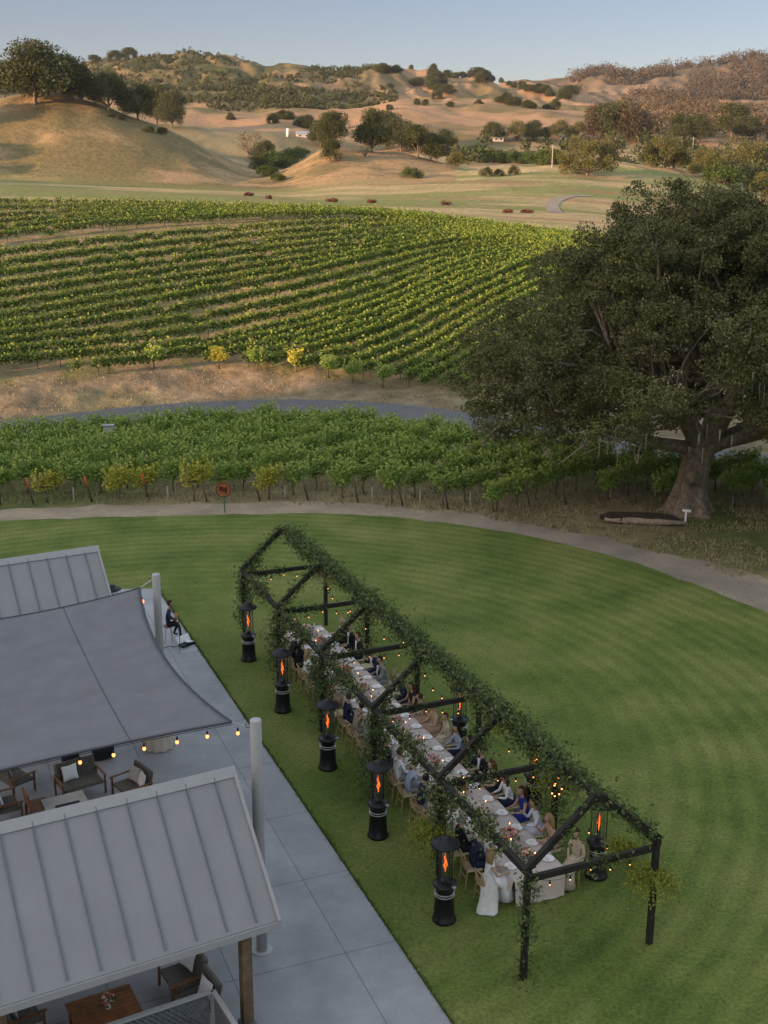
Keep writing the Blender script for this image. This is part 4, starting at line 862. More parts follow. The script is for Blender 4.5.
def sail():
    n = 40; U = np.linspace(0, 1, n); X = np.zeros((n, n, 3))
    def edge(a, b, sag, drop): 
        c = (SA+SB+SC+SD)/4; m = (a+b)/2; inw = (c-m); inw[2] = 0; inw /= np.linalg.norm(inw); L = np.linalg.norm(b-a)
        return [a+(b-a)*u+(inw*sag*L+np.array([0, 0, -drop]))*4*u*(1-u) for u in U]
    e0 = edge(SA, SB, .035, .25); e1 = edge(SC, SD, .1, .1); f0 = edge(SA, SC, .07, .1); f1 = edge(SB, SD, .045, .05)
    for i, u in enumerate(U):
        for j, v in enumerate(U):
            X[i, j] = (1-v)*e0[i]+v*e1[i]+(1-u)*f0[j]+u*f1[j]-((1-u)*(1-v)*SA+u*(1-v)*SB+(1-u)*v*SC+u*v*SD)
    r = thing('shade_sail', 'large grey fabric shade sail stretched over the patio between pale poles', 'shade sail', SA)
    mb = MB(); P = [tuple(X[i, j]-SA) for i in range(n) for j in range(n)]; mb.add(P, [(i*n+j, i*n+j+1, (i+1)*n+j+1, (i+1)*n+j) for i in range(n-1) for j in range(n-1)])
    o = mb.build('fabric', MSAIL, r, True); so_ = o.modifiers.new('thickness', 'SOLIDIFY'); so_.thickness = .012
    mb = MB(); loop = [X[i, 0] for i in range(n)]+[X[n-1, j] for j in range(1, n)]+[X[i, n-1] for i in range(n-2, -1, -1)]+[X[0, j] for j in range(n-2, -1, -1)]
    mb.tube([tuple(q-SA) for q in loop], .028, 6); mb.build('edge_cable', MEDGE, r, True)
    mb = MB(); mb.tube([(0, 0, 0), tuple(pt1+np.array([-.12, 0, -.18])-SA)], .02, 6); mb.build('corner_rope', MCABLE, r)
    mb = MB(); mb.tube([tuple(SB-SA), tuple(pt2+np.array([-.12, 0, -.2])-SA)], .018, 6); mb.build('corner_rope', MCABLE, r)
    for k in range(1):                       # seams of the cloth
        j = [10, 21, 32][k]; mb = MB(); mb.tube([tuple(X[i, j]+np.array([0, 0, .008])-SA) for i in range(n)], .008, 4); mb.build('seam', MEDGE, r)
    return X
SX = sail()
# ---------------------------------------------------------------- lights on cables
EB = emis('warm_bulb_glow', (1., .30, .10), 1.3); EBS = emis('small_bulb_glow', (1., .38, .14), 1.5)
MBLK = M('black_metal', (.012, .013, .015), .45, .2); MSOCK = MBLK
def string_light(label, pts, bulbs, rb=.045, group=None, em=EB, cab=.008):
    o0 = np.array(pts[0]); r = thing('string_light', label, 'string light', o0, group=group); mb = MB(); mb.tube([tuple(np.array(p)-o0) for p in pts], cab, 4); mb.build('cable', MBLK, r)
    for p in bulbs:
        p = np.array(p)-o0; mb = MB(); mb.lathe([(.018, 0), (.022, -.05), (.018, -.09)], tuple(p), 6); s_ = mb.build('socket', MBLK, r); mb = MB(); mb.ball(tuple(p+np.array([0, 0, -.09-rb])), (rb, rb, rb*1.25), 8, 6); mb.build('bulb', em, s_, True)
    return r
edgeB = [SX[-1, j]+np.array([0, 0, -.06]) for j in range(0, 40)]
bl = []
for x_, y_ in [(237, 730), (207, 734), (177, 739), (144, 745), (114, 751), (81, 758)]:
    cand = [e1+(e2-e1)*u for e1, e2 in zip(edgeB[:-1], edgeB[1:]) for u in (0, .25, .5, .75)]
    def px_(P):
        z = P[2]-CH; return 384+F*P[0]/(P[1]*cp-z*sp)
    bl.append(min(cand, key=lambda q: abs(px_(q)-x_))+np.array([0, 0, -.05]))
bl[0] = edgeB[0]+np.array([.12, 0, -.08])
string_light('warm bulbs hanging in a line along the near edge of the shade sail', [tuple(p) for p in edgeB], bl, .038)
edgeA = [SX[i, 0]+np.array([0, 0, -.05]) for i in range(0, 22)]
string_light('dark bulb cable with one lit bulb at the far corner of the shade sail', [tuple(p) for p in edgeA], [edgeA[0]+np.array([.05, 0, -.25])], .055)
# ---------------------------------------------------------------- garden furniture
MWEAVE = M('grey_wicker', (.12, .105, .09), .9, .5, 22, bmp=.01); MPIL = M('white_pillow', (.72, .72, .73), .9, .04, 3); MPIL2 = M('grey_pillow', (.42, .41, .40), .9, .05, 3); MTEAK = M('teak', (.20, .085, .04), .6, .3, 5); MSTONE = M('stone_top', (.40, .37, .35), .6, .2, 1.5)
def pillow_mesh(mb, c, rot, w=.42, h=.42, t=.14):
    n = 9; vs = []; fs = []
    for s in (-1, 1):
        for i in range(n):
            for j in range(n):
                u = i/(n-1)*2-1; v = j/(n-1)*2-1; th = ((1-abs(u)**2.2)*(1-abs(v)**2.2))**.45; k = 1-.09*(1-abs(u*v)); q = rot @ Vector((u*w/2*k, s*t/2*th, v*h/2*k)); vs.append(Vector(c)+q)
        b = 0 if s < 0 else n*n
        for i in range(n-1):
            for j in range(n-1):
                f = (b+i*n+j, b+i*n+j+1, b+(i+1)*n+j+1, b+(i+1)*n+j); fs.append(f if s < 0 else f[::-1])
    mb.add(vs, fs)
def lounge(x, y, rz, w_, label, group='wicker lounge chairs on the patio'):
    r = thing('lounge_chair', label, 'lounge chair', (x, y, PZ), rz, group)           # faces local -Y
    mb = MB(); mb.box((0, 0, .36), (w_, .68, .1)); mb.build('seat', MWEAVE, r, bevel=.02)
    mb = MB(); mb.box((0, .36, .62), (w_, .07, .52), Matrix.Rotation(-.22, 3, 'X')); mb.build('backrest', MWEAVE, r, bevel=.02)
    mb = MB()
    for k in range(int(w_/.07)): mb.box((-w_/2+.04+k*.07, .345, .64), (.022, .085, .54), Matrix.Rotation(-.22, 3, 'X'))
    mb.build('woven_ribs', M_RIB, r)
    for sx in (-1, 1):
        mb = MB(); mb.box((sx*(w_/2+.035), -.02, .58), (.07, .78, .035)); mb.build('armrest', MTEAK, r, bevel=.01)
        for sy in (-.34, .32):
            mb = MB(); mb.box((sx*(w_/2+.035), sy, .282), (.05, .05, .565)); mb.build('leg', MTEAK, r)
    return r
M_RIB = M('pale_wicker_strand', (.19, .17, .15), .9, .3, 30)
def pillow(P, rz, tilt, label, mat=None, w=.46):
    mb = MB(); rot = Matrix.Rotation(rz, 3, 'Z') @ Matrix.Rotation(tilt, 3, 'X'); pillow_mesh(mb, (0, 0, 0), rot, w, w*.95); o = mb.build('pillow', mat or MPIL, None, True); o.location = P; tag(o, label, 'pillow', 'pillows on the lounge chairs'); return o
ra = math.atan2(.48, .877)
def lp(px, py, z=.35): return at(px, py, z)
def chair_with(px, py, face, w_, label, pil):
    c = lp(px, py, .4); lounge(c[0], c[1], face, w_, label)
    for (dx, dz, a, mt, lb) in pil:
        q = Matrix.Rotation(face, 3, 'Z') @ Vector((dx, .2, .4+.23+dz)); pillow((c[0]+q.x, c[1]+q.y, PZ+q.z), face+a, -.3, lb, mt)
chair_with(80, 783, ra+.1, 1.15, 'wide wicker loveseat with teak arms and one white pillow behind the stone table', [(-.2, 0, .1, MPIL, 'large white pillow on the left half of the loveseat')])
chair_with(132, 788, ra-1.35, .95, 'wicker lounge chair right of the stone table with two pillows', [(-.2, .0, .1, MPIL2, 'pale grey pillow standing on the right lounge chair'), (.22, -.02, -.25, MPIL, 'white pillow leaning on the right lounge chair')])
chair_with(14, 778, ra+1.9, .95, 'wicker lounge chair at the left edge between sail and near roof', [(.1, 0, .2, MPIL, 'white pillow on the lounge chair at the left edge')])
chair_with(5, 806, ra+1.6, .8, 'wicker chair at the left edge just above the near roof', [(-.1, .03, .3, MPIL, 'round-cornered white pillow just above the near roof at left')])
c = at(66, 806, .4); t_ = thing('stone_table', 'low pale stone patio table with a black recess and a teak bench end beside it', 'table', (c[0], c[1], PZ), ra); mb = MB(); mb.box((0, 0, .40), (1.15, .95, .07)); mb.build('tabletop', MSTONE, t_, bevel=.01)
mb = MB(); mb.box((.02, -.2, .44), (.66, .28, .02)); mb.build('fire_tray', MBLK, t_); mb = MB(); mb.box((0, 0, .18), (.9, .7, .36)); mb.build('pedestal', MSTONE, t_)
c = at(37, 803, .5); t_ = thing('teak_chair', 'empty reddish teak chair seen from behind, left of the stone table', 'chair', (c[0], c[1], PZ), ra+1.6)
mb = MB(); mb.box((0, .26, .62), (.62, .05, .5), Matrix.Rotation(-.15, 3, 'X')); mb.build('backrest', MTEAK, t_, bevel=.02); mb = MB(); mb.box((0, -.02, .38), (.6, .56, .05)); mb.build('seat', MTEAK, t_, bevel=.01)
for sx in (-.28, .28):
    for sy in (-.26, .24):
        mb = MB(); mb.box((sx, sy, .18), (.05, .05, .355)); mb.build('leg', MTEAK, t_)
MCLOTH = M('cream_cloth', (.52, .45, .38), .9, .06, 3)
c = at(159, 748, .0); mb = MB(); prof = []; vs = []; n = 48
for (rr, z, fl) in [(.01, 1.06, 0), (.38, 1.06, 0), (.405, 1.04, .0), (.40, .9, .03), (.42, .5, .06), (.47, .02, .09)]:
    for k in range(n): t = 2*math.pi*k/n; q = rr*(1+fl*math.sin(t*11+z)); vs.append((q*math.cos(t), q*math.sin(t), z))
mb.add(vs, [(i*n+k, i*n+(k+1) % n, (i+1)*n+(k+1) % n, (i+1)*n+k) for i in range(5) for k in range(n)]); 
t_ = thing('cocktail_table', 'round cocktail table under a pleated cream cloth at the sail edge', 'table', (c[0], c[1], PZ)); mb.build('tablecloth', MCLOTH, t_, True); mb = MB(); mb.lathe([(.36, 1.0), (.36, 1.03)], n=24); mb.build('tabletop', MTEAK, t_); mb = MB(); mb.lathe([(.25, 0), (.25, .03), (.04, .06), (.04, 1.0)], n=16); mb.build('pedestal', MBLK, t_)
for (x, y, s_, lb) in [(70, 757, .34, 'left black cabinet half hidden under the sail edge'), (103, 751, .44, 'right larger black cabinet half hidden under the sail edge')]:
    c = at(x, y, .3); t_ = thing('black_cabinet', lb, 'cabinet', (c[0], c[1], PZ), ra, 'black cabinets under the shade sail'); mb = MB(); mb.box((0, 0, .42), (s_*1.35, .4, .76)); mb.build('body', MBLK, t_, bevel=.03)
    for sx in (-1, 1): mb = MB(); mb.lathe([(.03, 0), (.03, .05)], (sx*s_*.5, 0, 0), 8); mb.build('foot', MBLK, t_)
# bottom-left group
chair_with(182, 978, ra-1.5, .85, 'wicker chair below the near roof eave, farther of the pair by the grey screen', [(-.1, .05, .2, MPIL, 'tall white pillow under the near roof eave')])
chair_with(196, 1004, ra-1.5, .8, 'wicker chair directly behind the grey screen, nearer of the pair', [(.05, .02, .1, MPIL, 'white pillow leaning right behind the grey screen')])
chair_with(20, 1015, ra+1.7, .85, 'wicker chair with a beige pillow in the bottom left corner', [(-.05, .03, .1, MPIL2, 'beige pillow on the chair in the bottom left corner')])
c = at(104, 1010, .45); t_ = thing('wood_table', 'low orange-brown plank table holding a bouquet at the bottom left', 'table', (c[0], c[1], PZ), ra); MORW = M('orange_wood', (.24, .085, .03), .5, .3, 4); mb = MB()
for k in range(7): mb.box((0, -.42+k*.14, .42), (1.35, .132, .05))
mb.build('tabletop', MORW, t_)
for sx in (-.6, .6):
    for sy in (-.38, .38): mb = MB(); mb.box((sx, sy, .195), (.07, .07, .39)); mb.build('leg', MORW, t_)
# grey slatted screen
MSCR = M('grey_screen', (.13, .135, .14), .8, .25, 12); p1 = at(213, 990, 1.15); L1 = 4.5
def screen():
    r = thing('slatted_screen', 'grey woven lattice screen with a capped corner at the bottom left', 'screen', (p1[0], p1[1], PZ), ra)
    for (a, b) in (((0, 0), (-L1, 0)), ((0, 0), (0.05, -3.2))):
        A = Vector((*a, 0)); B = Vector((*b, 0)); d = (B-A).normalized(); ln = (B-A).length
        mb = MB(); mb.bar(A+Vector((0, 0, 1.06)), B+Vector((0, 0, 1.06)), .10, .05); mb.build('cap_rail', MCAP, r)
        mb = MB(); mb.bar(A+Vector((0, 0, .12))+d*.06, B+Vector((0, 0, .12)), .05, .05); k = .0
        mb2 = MB(); s = .1
        while s < ln-.1:
            e = min(s+.88, ln-.05); p = A+d*s; q = A+d*e; mb2.bar((p.x, p.y, .16), (q.x, q.y, .16+(e-s)), .016, .03); mb2.bar((p.x, p.y+.02, 1.03), (q.x, q.y+.02, 1.03-(e-s)), .016, .03); s += .115
        mb.build('bottom_rail', MCAP, r); mb2.build('lattice', MSCR, r)
        m3 = MB(); m3.bar(A+d*.08+Vector((0, 0, .59))+Vector((0, .04, 0)), B+Vector((0, .04, .59)), .012, .88); m3.build('backing', MSCR, r)
    mb = MB(); mb.box((0, 0, .51), (.1, .1, 1.02)); mb.build('corner_post', MCAP, r)
screen()
# ---------------------------------------------------------------- dinner pergola frame of reference
P0 = np.array([3.099, 22.254]); YAW = -.398; dd_ = np.array([math.sin(YAW), math.cos(YAW)]); nn_ = np.array([dd_[1], -dd_[0]]); RZ = math.atan2(nn_[1], nn_[0])
LS, WT, HP, HR = 21.65, 3.29, 2.7, 4.17; BAY = LS/5
def W(s, t, z=0.): q = P0+dd_*s+nn_*t; return (float(q[0]), float(q[1]), float(z))
MBEAM = M('charred_timber', (.022, .018, .015), .75, .4, 4, bmp=.008)
def loc(s, t, z): return (t, s, z)
def pergola():
    r = thing('pergola', 'long black timber pergola frame with pitched open gables over the dinner table', 'pergola', W(0, 0), RZ)
    for k in range(6):
        s = k*BAY
        for t in (0, WT):
            mb = MB(); mb.box(loc(s, t, HP/2-.07), (.13, .13, HP-.14)); mb.build('post', MBEAM, r, bevel=.01)
        mb = MB(); mb.bar(loc(s, -.02, HP-.20), loc(s, WT+.02, HP-.20), .10, .15); mb.build('tie_beam', MBEAM, r, bevel=.008)
        mb = MB(); mb.bar(loc(s, -.06, HP+.02), loc(s, WT/2-.04, HR-.03), .12, .15); mb.build('rafter', MBEAM, r, bevel=.008)
        mb = MB(); mb.bar(loc(s, WT+.06, HP+.02), loc(s, WT/2+.04, HR-.03), .12, .15); mb.build('rafter', MBEAM, r, bevel=.008)
    for t in (0, WT):
        mb = MB(); mb.bar(loc(-.1, t, HP-.045), loc(LS+.1, t, HP-.045), .13, .15); mb.build('eave_beam', MBEAM, r, bevel=.008)
    mb = MB(); mb.bar(loc(-.08, WT/2, HR-.06), loc(LS+.08, WT/2, HR-.06), .12, .16); mb.build('ridge_beam', MBEAM, r, bevel=.008)
    return r
pergola()
def garland(label, segs, per, spread, mat=None, leaf=.10, hang=0., clump=1.6, group='greenery garlands on the pergola', name='garland'):
    """segs: list of (a,b) world points; hang = how far sprays droop"""
    out = []
    for a, b in segs:
        a = np.array(a, float); b = np.array(b, float); L = np.linalg.norm(b-a); n = int(per*L*1.6)
        u = rng.random(n*2); ph = rng.uniform(0, 50); m = .5+.5*vnoise(u*L*clump+ph, u*0+ph); keep = rng.random(n*2) < np.clip(m*1.25, .12, 1); u = u[keep][:n]; m = m[keep][:n]
        q = a+(b-a)*u[:, None]+rng.normal(size=(len(u), 3))*spread*(.45+m[:, None]*.9)
        if hang: q[:, 2] -= rng.random(len(u))**2*hang*(m > .45)
        out.append(q)
        for j in range(int(L*3)):           # loose sprigs
            c = a+(b-a)*rng.random(); e = c+rng.normal(size=3)*np.array([.22, .22, .2])*(1+spread)*1.4; e[2] -= hang*.4*rng.random(); out.append(c+(e-c)*rng.random((9, 1))+rng.normal(size=(9, 3))*.03)
    P = np.concatenate(out); P[:, 2] = np.maximum(P[:, 2], .05); o0 = np.array(segs[0][0]); o = quads(name, leafq(P-o0, leaf, up=.2, aspect=.55), mat or ML_GAR); o.location = tuple(o0); tag(o, label, 'garland', group); return o
garland('thick leafy garland covering the whole ridge beam of the pergola', [(W(0, WT/2, HR+.02), W(LS, WT/2, HR+.02)), (W(2, WT/2+.22, HR-.1), W(LS, WT/2+.3, HR-.2))], 260, .13, hang=.35)
garland('leafy garland along the right eave beam of the pergola', [(W(0, WT, HP+.03), W(LS, WT, HP+.03))], 200, .11, hang=.3)
for k in range(5):
    o_ = ['nearest', 'second nearest', 'middle', 'second farthest', 'farthest'][k]
    garland('leafy spray on the left eave beam in the %s bay' % o_, [(W(k*BAY+.25*BAY, 0, HP+.02), W(k*BAY+.8*BAY, 0, HP+.02)), (W(k*BAY+.4*BAY, .05, HP), W(k*BAY+.62*BAY, .1, HP-.1))], 150, .12, hang=.3, group='sprays along the left eave')
fr = ['nearest', 'second', 'third', 'fourth', 'fifth', 'farthest']
for k in range(6):
    s = k*BAY; heavy = (k == 5)
    garland('leaves wound round the rafters of the %s gable' % fr[k], [(W(s, WT*.04, HP+.05), W(s, WT*.46, HR)), (W(s, WT, HP+.05), W(s, WT*.54, HR))] if heavy or k in (2, 3, 4) else [(W(s, WT*.2, HP+.4), W(s, WT*.42, HR-.1)), (W(s, WT, HP+.05), W(s, WT*.54, HR))], 260 if heavy else (150 if k > 0 else 90), .12 if heavy else .085, hang=.5 if heavy else .2, group='leaves on the gables')
    garland('light greenery on the tie beam of the %s gable' % fr[k], [(W(s, WT*(.1 if k else .45), HP-.14), W(s, WT*(.5 if k else .8), HP-.14))], 95, .075, hang=.25, group='leaves on the tie beams')
    top, bot = (HP, [1.25, .7, .45, .3, .4, .6][k]) 
    garland('hanging greenery round the %s left post' % fr[k], [(W(s, -.02, HP), W(s, -.05, bot)), (W(s, .05, HP), W(s, .12, bot+.8))], [110, 300, 380, 340, 330, 280][k], [.10, .19, .24, .24, .22, .16][k], hang=.25, leaf=.095, clump=1.5, group='hanging greenery on left posts')
    if k: garland('hanging greenery round the %s right post' % fr[k], [(W(s, WT, HP), W(s, WT, [0, .9, .6, 1.2, .8, 1.4][k]))], [0, 420, 300, 200, 320, 110][k], [0, .26, .2, .14, .2, .12][k], leaf=.095, clump=1.5, mat=ML_GAR, group='hanging greenery on right posts')
garland('low clump of leaves at the foot of the nearest left post', [(W(0, 0, 1.25), W(0, .05, .12)), (W(.2, .2, .3), W(-.2, -.2, .1))], 130, .17, leaf=.085, clump=2., group='low leaf clumps')
def fern(label, c, rad, n, mat=None):
    q = []; n = int(n*2.2); rad *= .85
    for i in range(n):
        a = rng.uniform(0, 6.28); L = rad*rng.uniform(.6, 1.2); e = np.array([math.cos(a)*L, math.sin(a)*L, rng.uniform(-1.1, .35)*L]); u = rng.random((16, 1)); p = np.array(c)+e*u+np.array([0, 0, -1])*(u**2)*.25*L+rng.normal(size=(16, 3))*.035; q.append(p)
    P = np.concatenate(q); o = quads('fern_cluster', leafq(P-np.array(c), .075, aspect=.45), mat or ML_FERN); o.location = tuple(map(float, c)); tag(o, label, 'foliage', 'yellow-green fern clusters'); return o
fern('yellow-green fern cluster halfway down the nearest right post', W(0, WT, 1.9), .75, 85)
fern('yellow-green fern cluster on the right side near the hanging bulbs', W(BAY+.1, WT+.1, 2.2), .8, 85)
fern('yellow fern cluster on the right post of the farthest gable', W(LS-.6, WT+.2, 2.3), .6, 70)
fern('olive fern cluster at the top of the farthest gable slope', W(LS-2.5, WT*.7, 3.3), .5, 60, ML_DRYG)
fern('green fern cluster over the heater behind the nearest tie beam', W(.9, WT-.25, 2.1), .55, 70)
fern('yellow-green fern cluster beside the second left post', W(BAY-.1, -.35, 1.5), .8, 90)
fern('pale green fern cluster lying on the ridge above the second bay', W(BAY*1.35, WT*.78, 3.3), .6, 70)
# string lights across the pergola
for k in range(6):
    s = k*BAY; pts = []; bl = []
    for i in range(13):
        u = i/12; z = HP-.32-.16*math.sin(math.pi*u*2)**2; pts.append(W(s+.09, .1+u*(WT-.2), z))
        if i in (2, 4, 6, 8, 10): bl.append(W(s+.09, .1+u*(WT-.2), z))
    string_light('five small warm bulbs strung under the %s tie beam' % fr[k], pts, bl, .015, 'bulb strings under the tie beams', EBS, .005)
for k in range(5):
    pts = []; bl = []
    for i in range(17):
        u = i/16; z = HP-.05-.45*math.sin(math.pi*u); pts.append(W(k*BAY+u*BAY, WT-(u if k % 2 else 1-u)*0.9-.15, z))
        if i % 4 == 2: bl.append(pts[-1])
    string_light('sagging string of small warm bulbs under the right eave in the %s bay' % ['nearest', 'second nearest', 'middle', 'second farthest', 'farthest'][k], pts, bl, .015, 'bulb strings under the right eave', EBS, .005)
c = np.array(W(BAY*.8, WT-.55, 2.35)); string_light('tight cluster of warm bulbs hanging near the second heater on the right', [tuple(c+np.array([0, 0, 1.0])), tuple(c+np.array([0, 0, .2]))], [c+np.array([dx, dy, dz]) for dx, dy, dz in [(0, 0, .2), (-.17, 0, .08), (.17, .02, .05), (0, .1, .1), (-.08, -.08, -.02), (.1, -.06, -.05), (0, 0, -.14)]], .02, None, EBS, .005)
# ---------------------------------------------------------------- patio heaters
MGLASS = bpy.data.materials.new('heater_glass'); MGLASS.use_nodes = True; nt = MGLASS.node_tree; nt.nodes.clear(); o_ = nt.nodes.new('ShaderNodeOutputMaterial'); a_ = nt.nodes.new('ShaderNodeBsdfTransparent'); g_ = nt.nodes.new('ShaderNodeBsdfGlossy'); g_.inputs['Roughness'].default_value = .08; a_.inputs[0].default_value = (.82, .84, .85, 1); m_ = nt.nodes.new('ShaderNodeMixShader'); m_.inputs[0].default_value = .12; nt.links.new(a_.outputs[0], m_.inputs[1]); nt.links.new(g_.outputs[0], m_.inputs[2]); nt.links.new(m_.outputs[0], o_.inputs[0])
EFL = emis('flame_glow', (1., .16, .025), .8); MBAND = M('steel_band', (.42, .42, .42), .35, .1, metal=.7); MBLG = M('black_gloss_body', (.010, .010, .012), .3, .2)
def heater():
    r = thing('patio_heater', 'x', 'heater')
    mb = MB(); mb.lathe([(.27, 0), (.29, .03), (.28, .09), (.25, .12), (.235, .5), (.22, .86), (.245, .92), (.285, .97), (.285, 1.0), (.23, 1.03)], n=28); b = mb.build('base_cabinet', MBLG, r, True)
    for z in (.70, .765):
        mb = MB(); mb.lathe([(.236, z), (.242, z+.004), (.242, z+.022), (.236, z+.026)], n=28); mb.build('steel_band', MBAND, b, True)
    mb = MB(); mb.box((.25, -.12, .99), (.10, .07, .06)); mb.build('igniter_box', MBAND, b, bevel=.01)
    mb = MB(); mb.lathe([(.15, 1.03), (.15, 2.0)], n=24); mb.f = [f for f in mb.f if len(f) == 4]; mb.m = mb.m[:len(mb.f)]; mb.build('glass_tube', MGLASS, r, True)
    for k in range(4):
        t = math.pi/4+k*math.pi/2; mb = MB(); mb.tube([(.19*math.cos(t), .19*math.sin(t), 1.0), (.19*math.cos(t), .19*math.sin(t), 2.03)], .013, 6); mb.build('guard_rod', MBLK, r)
    mb = MB(); mb.lathe([(.02, 1.0), (.09, 1.02), (.10, 1.09), (.06, 1.12)], n=16); mb.build('burner', MBLK, r, True)
    mb = MB(); mb.lathe([(.21, 2.0), (.335, 2.02), (.345, 2.045), (.30, 2.08), (.16, 2.13), (.13, 2.16), (.12, 2.20), (.05, 2.215)], n=28); mb.build('top_hood', MBLK, r, True)
    mb = MB(); P = [(0, 0, 1.30), (.015, 0, 1.36), (-.025, .01, 1.46), (.02, -.01, 1.58), (-.015, .005, 1.68), (.01, 0, 1.76)]; mb.tube(P, [.006, .012, .018, .022, .012, .002], 8); mb.tube([(.0, .01, 1.40), (.045, .02, 1.48), (.03, .02, 1.6)], [.008, .011, .002], 6); mb.build('flame', EFL, r, True)
    return r
h0 = heater(); hp_ = [at(249, 660), at(283, 711), at(328, 768), at(378, 836), at(444, 920)]
hl_ = ['farthest lit patio heater on the left side by the gable end', 'second farthest patio heater left of the table, flame lit', 'middle patio heater of the five on the left side', 'second nearest patio heater left of the table, between wooden chairs and patio', 'nearest patio heater, flame lit, left of the bride']
for k, (p, lb) in enumerate(zip(hp_, hl_)):
    o = h0 if k == 0 else copy_tree(h0); place(o, p, random.uniform(-.4, .4), lb, 'patio heaters on the left')
for k, (p, lb) in enumerate([(at(596, 876), 'nearest patio heater on the right side, its glass seen behind the tie beam'), (at(533, 806), 'black patio heater on the right beside the tight bulb cluster'), (at(459, 748), 'farthest patio heater on the right with two steel bands showing')]):
    o = copy_tree(h0); place(o, p, 2.+k, lb, 'patio heaters on the right')
o = copy_tree(h0); place(o, at(115, 640), 1.0, 'patio heater on the lawn corner behind the far pavilion roof')
# ---------------------------------------------------------------- table
MLINEN = M('blush_linen', (.52, .43, .40), .9, .07, 3); MRUN = M('beige_runner', (.52, .43, .37), .9, .06, 4); MTTOP = M('table_wood', (.20, .12, .07), .7, .2)
T0, T1, S0, S1 = 1.06, 2.50, 2.42, 19.95
def table():
    r = thing('banquet_table', 'very long banquet table running the length of the pergola', 'table', W(S0, 1.78), RZ); L = S1-S0
    mb = MB(); mb.box((0, L/2, .715), (T1-T0-.04, L, .04)); mb.build('tabletop', MTTOP, r)
    for s in np.linspace(.35, L-.3, 10):
        for t in (-.55, .55): mb = MB(); mb.box((t, float(s), .348), (.07, .07, .696)); mb.build('leg', MTTOP, r)
    r = thing('tablecloth', 'blush linen cloth hanging from the near end of the long table', 'tablecloth', W(S0, 1.78), RZ)
    mb = MB(); n = 60; m = 30; vs = []; fs = []
    xs = [-.80, -.775, -.745, -.70]+list(np.linspace(-.6, .6, 13))+[.70, .735, .765, .79]; zs = [.42, .58, .70, .745]+[.752]*13+[.745, .70, .58, .42]; ys = list(np.linspace(0, L, 90))
    for j, y in enumerate(ys):
        for x, z in zip(xs, zs): w_ = .02*math.sin(y*7+x*3)*(abs(x) > .73); vs.append((x+w_*(1 if x > 0 else -1), y, z+.004*math.sin(y*2.1+x)))
    k = len(xs); fs = [(j*k+i, j*k+i+1, (j+1)*k+i+1, (j+1)*k+i) for j in range(len(ys)-1) for i in range(k-1)]; mb.add(vs, fs); mb.build('top_cloth', MLINEN, r, True)
    for (a, b, mt, dy, nm) in ((-.72, .70, MLINEN, 0, 'end_drop'), (-.10, .70, MRUN, -.03, 'runner_drop')):
        mb = MB(); vs = []; nx = 24; H_ = [.757, .745, .70, .55, .35, .12, .05]
        for i, z in enumerate(H_):
            for j in range(nx+1):
                u = j/nx; x = a+(b-a)*u; vs.append((x*(1-.01*i), dy-.012*i-.015*math.sin(u*9+i*.4)*(i > 1)-(0 if i else -.05), z))
        mb.add(vs, [(i*(nx+1)+j, i*(nx+1)+j+1, (i+1)*(nx+1)+j+1, (i+1)*(nx+1)+j) for i in range(len(H_)-1) for j in range(nx)]); mb.build(nm, mt, r, True)
table()
ords2 = ords+['twenty-first', 'twenty-second']
MPLATE = M('white_china', (.80, .79, .80), .25, .02); MNAP = M('pale_napkin', (.70, .62, .60), .9, .05); MNAV = M('dark_napkin', (.03, .04, .07), .9, .1)
MGOB = bpy.data.materials.new('clear_glass'); MGOB.use_nodes = True; nt = MGOB.node_tree; nt.nodes.clear(); o_ = nt.nodes.new('ShaderNodeOutputMaterial'); a_ = nt.nodes.new('ShaderNodeBsdfTransparent'); g_ = nt.nodes.new('ShaderNodeBsdfGlossy'); g_.inputs['Roughness'].default_value = .05; m_ = nt.nodes.new('ShaderNodeMixShader'); m_.inputs[0].default_value = .35; nt.links.new(a_.outputs[0], m_.inputs[1]); nt.links.new(g_.outputs[0], m_.inputs[2]); nt.links.new(m_.outputs[0], o_.inputs[0])
ZT = .757
def plate0():
    r = thing('dinner_plate', 'x', 'plate'); mb = MB(); mb.lathe([(.05, 0), (.10, .004), (.155, .022), (.165, .028), (.155, .026), (.10, .012), (.01, .010)], n=24); mb.build('dish', MPLATE, r, True); mb = MB(); mb.box((0, 0, .02), (.09, .17, .014)); mb.build('napkin', MNAP, r, bevel=.004); return r
def glass0():
    mb = MB(); mb.lathe([(.034, 0), (.034, .004), (.005, .008), (.005, .09), (.03, .12), (.04, .16), (.034, .205), (.030, .205), (.036, .16), (.026, .122), (.004, .10)], n=12); return mb.build('wine_glass', MGOB, None, True)
MCAN = M('ivory_candle', (.78, .70, .60), .6, .05)
def candle0():
    r = thing('candle', 'x', 'candle'); mb = MB(); mb.lathe([(.035, 0), (.035, .012), (.012, .02), (.012, .30), (.006, .31)], n=10); mb.build('taper', MCAN, r); mb = MB(); mb.ball((0, 0, .332), (.009, .009, .02), 6, 5); mb.build('flame', EFLC, r, True); return r
EFLC = emis('candle_flame', (1., .45, .14), 4.)
MPINK = M('pink_petals', (.60, .19, .17), .8, .35, 9); MCORAL = M('coral_petals', (.55, .13, .09), .8, .3, 9); MCREAM = M('cream_petals', (.62, .48, .36), .8, .2, 9); MBLUSH = M('blush_petals', (.60, .36, .32), .8, .2, 9)
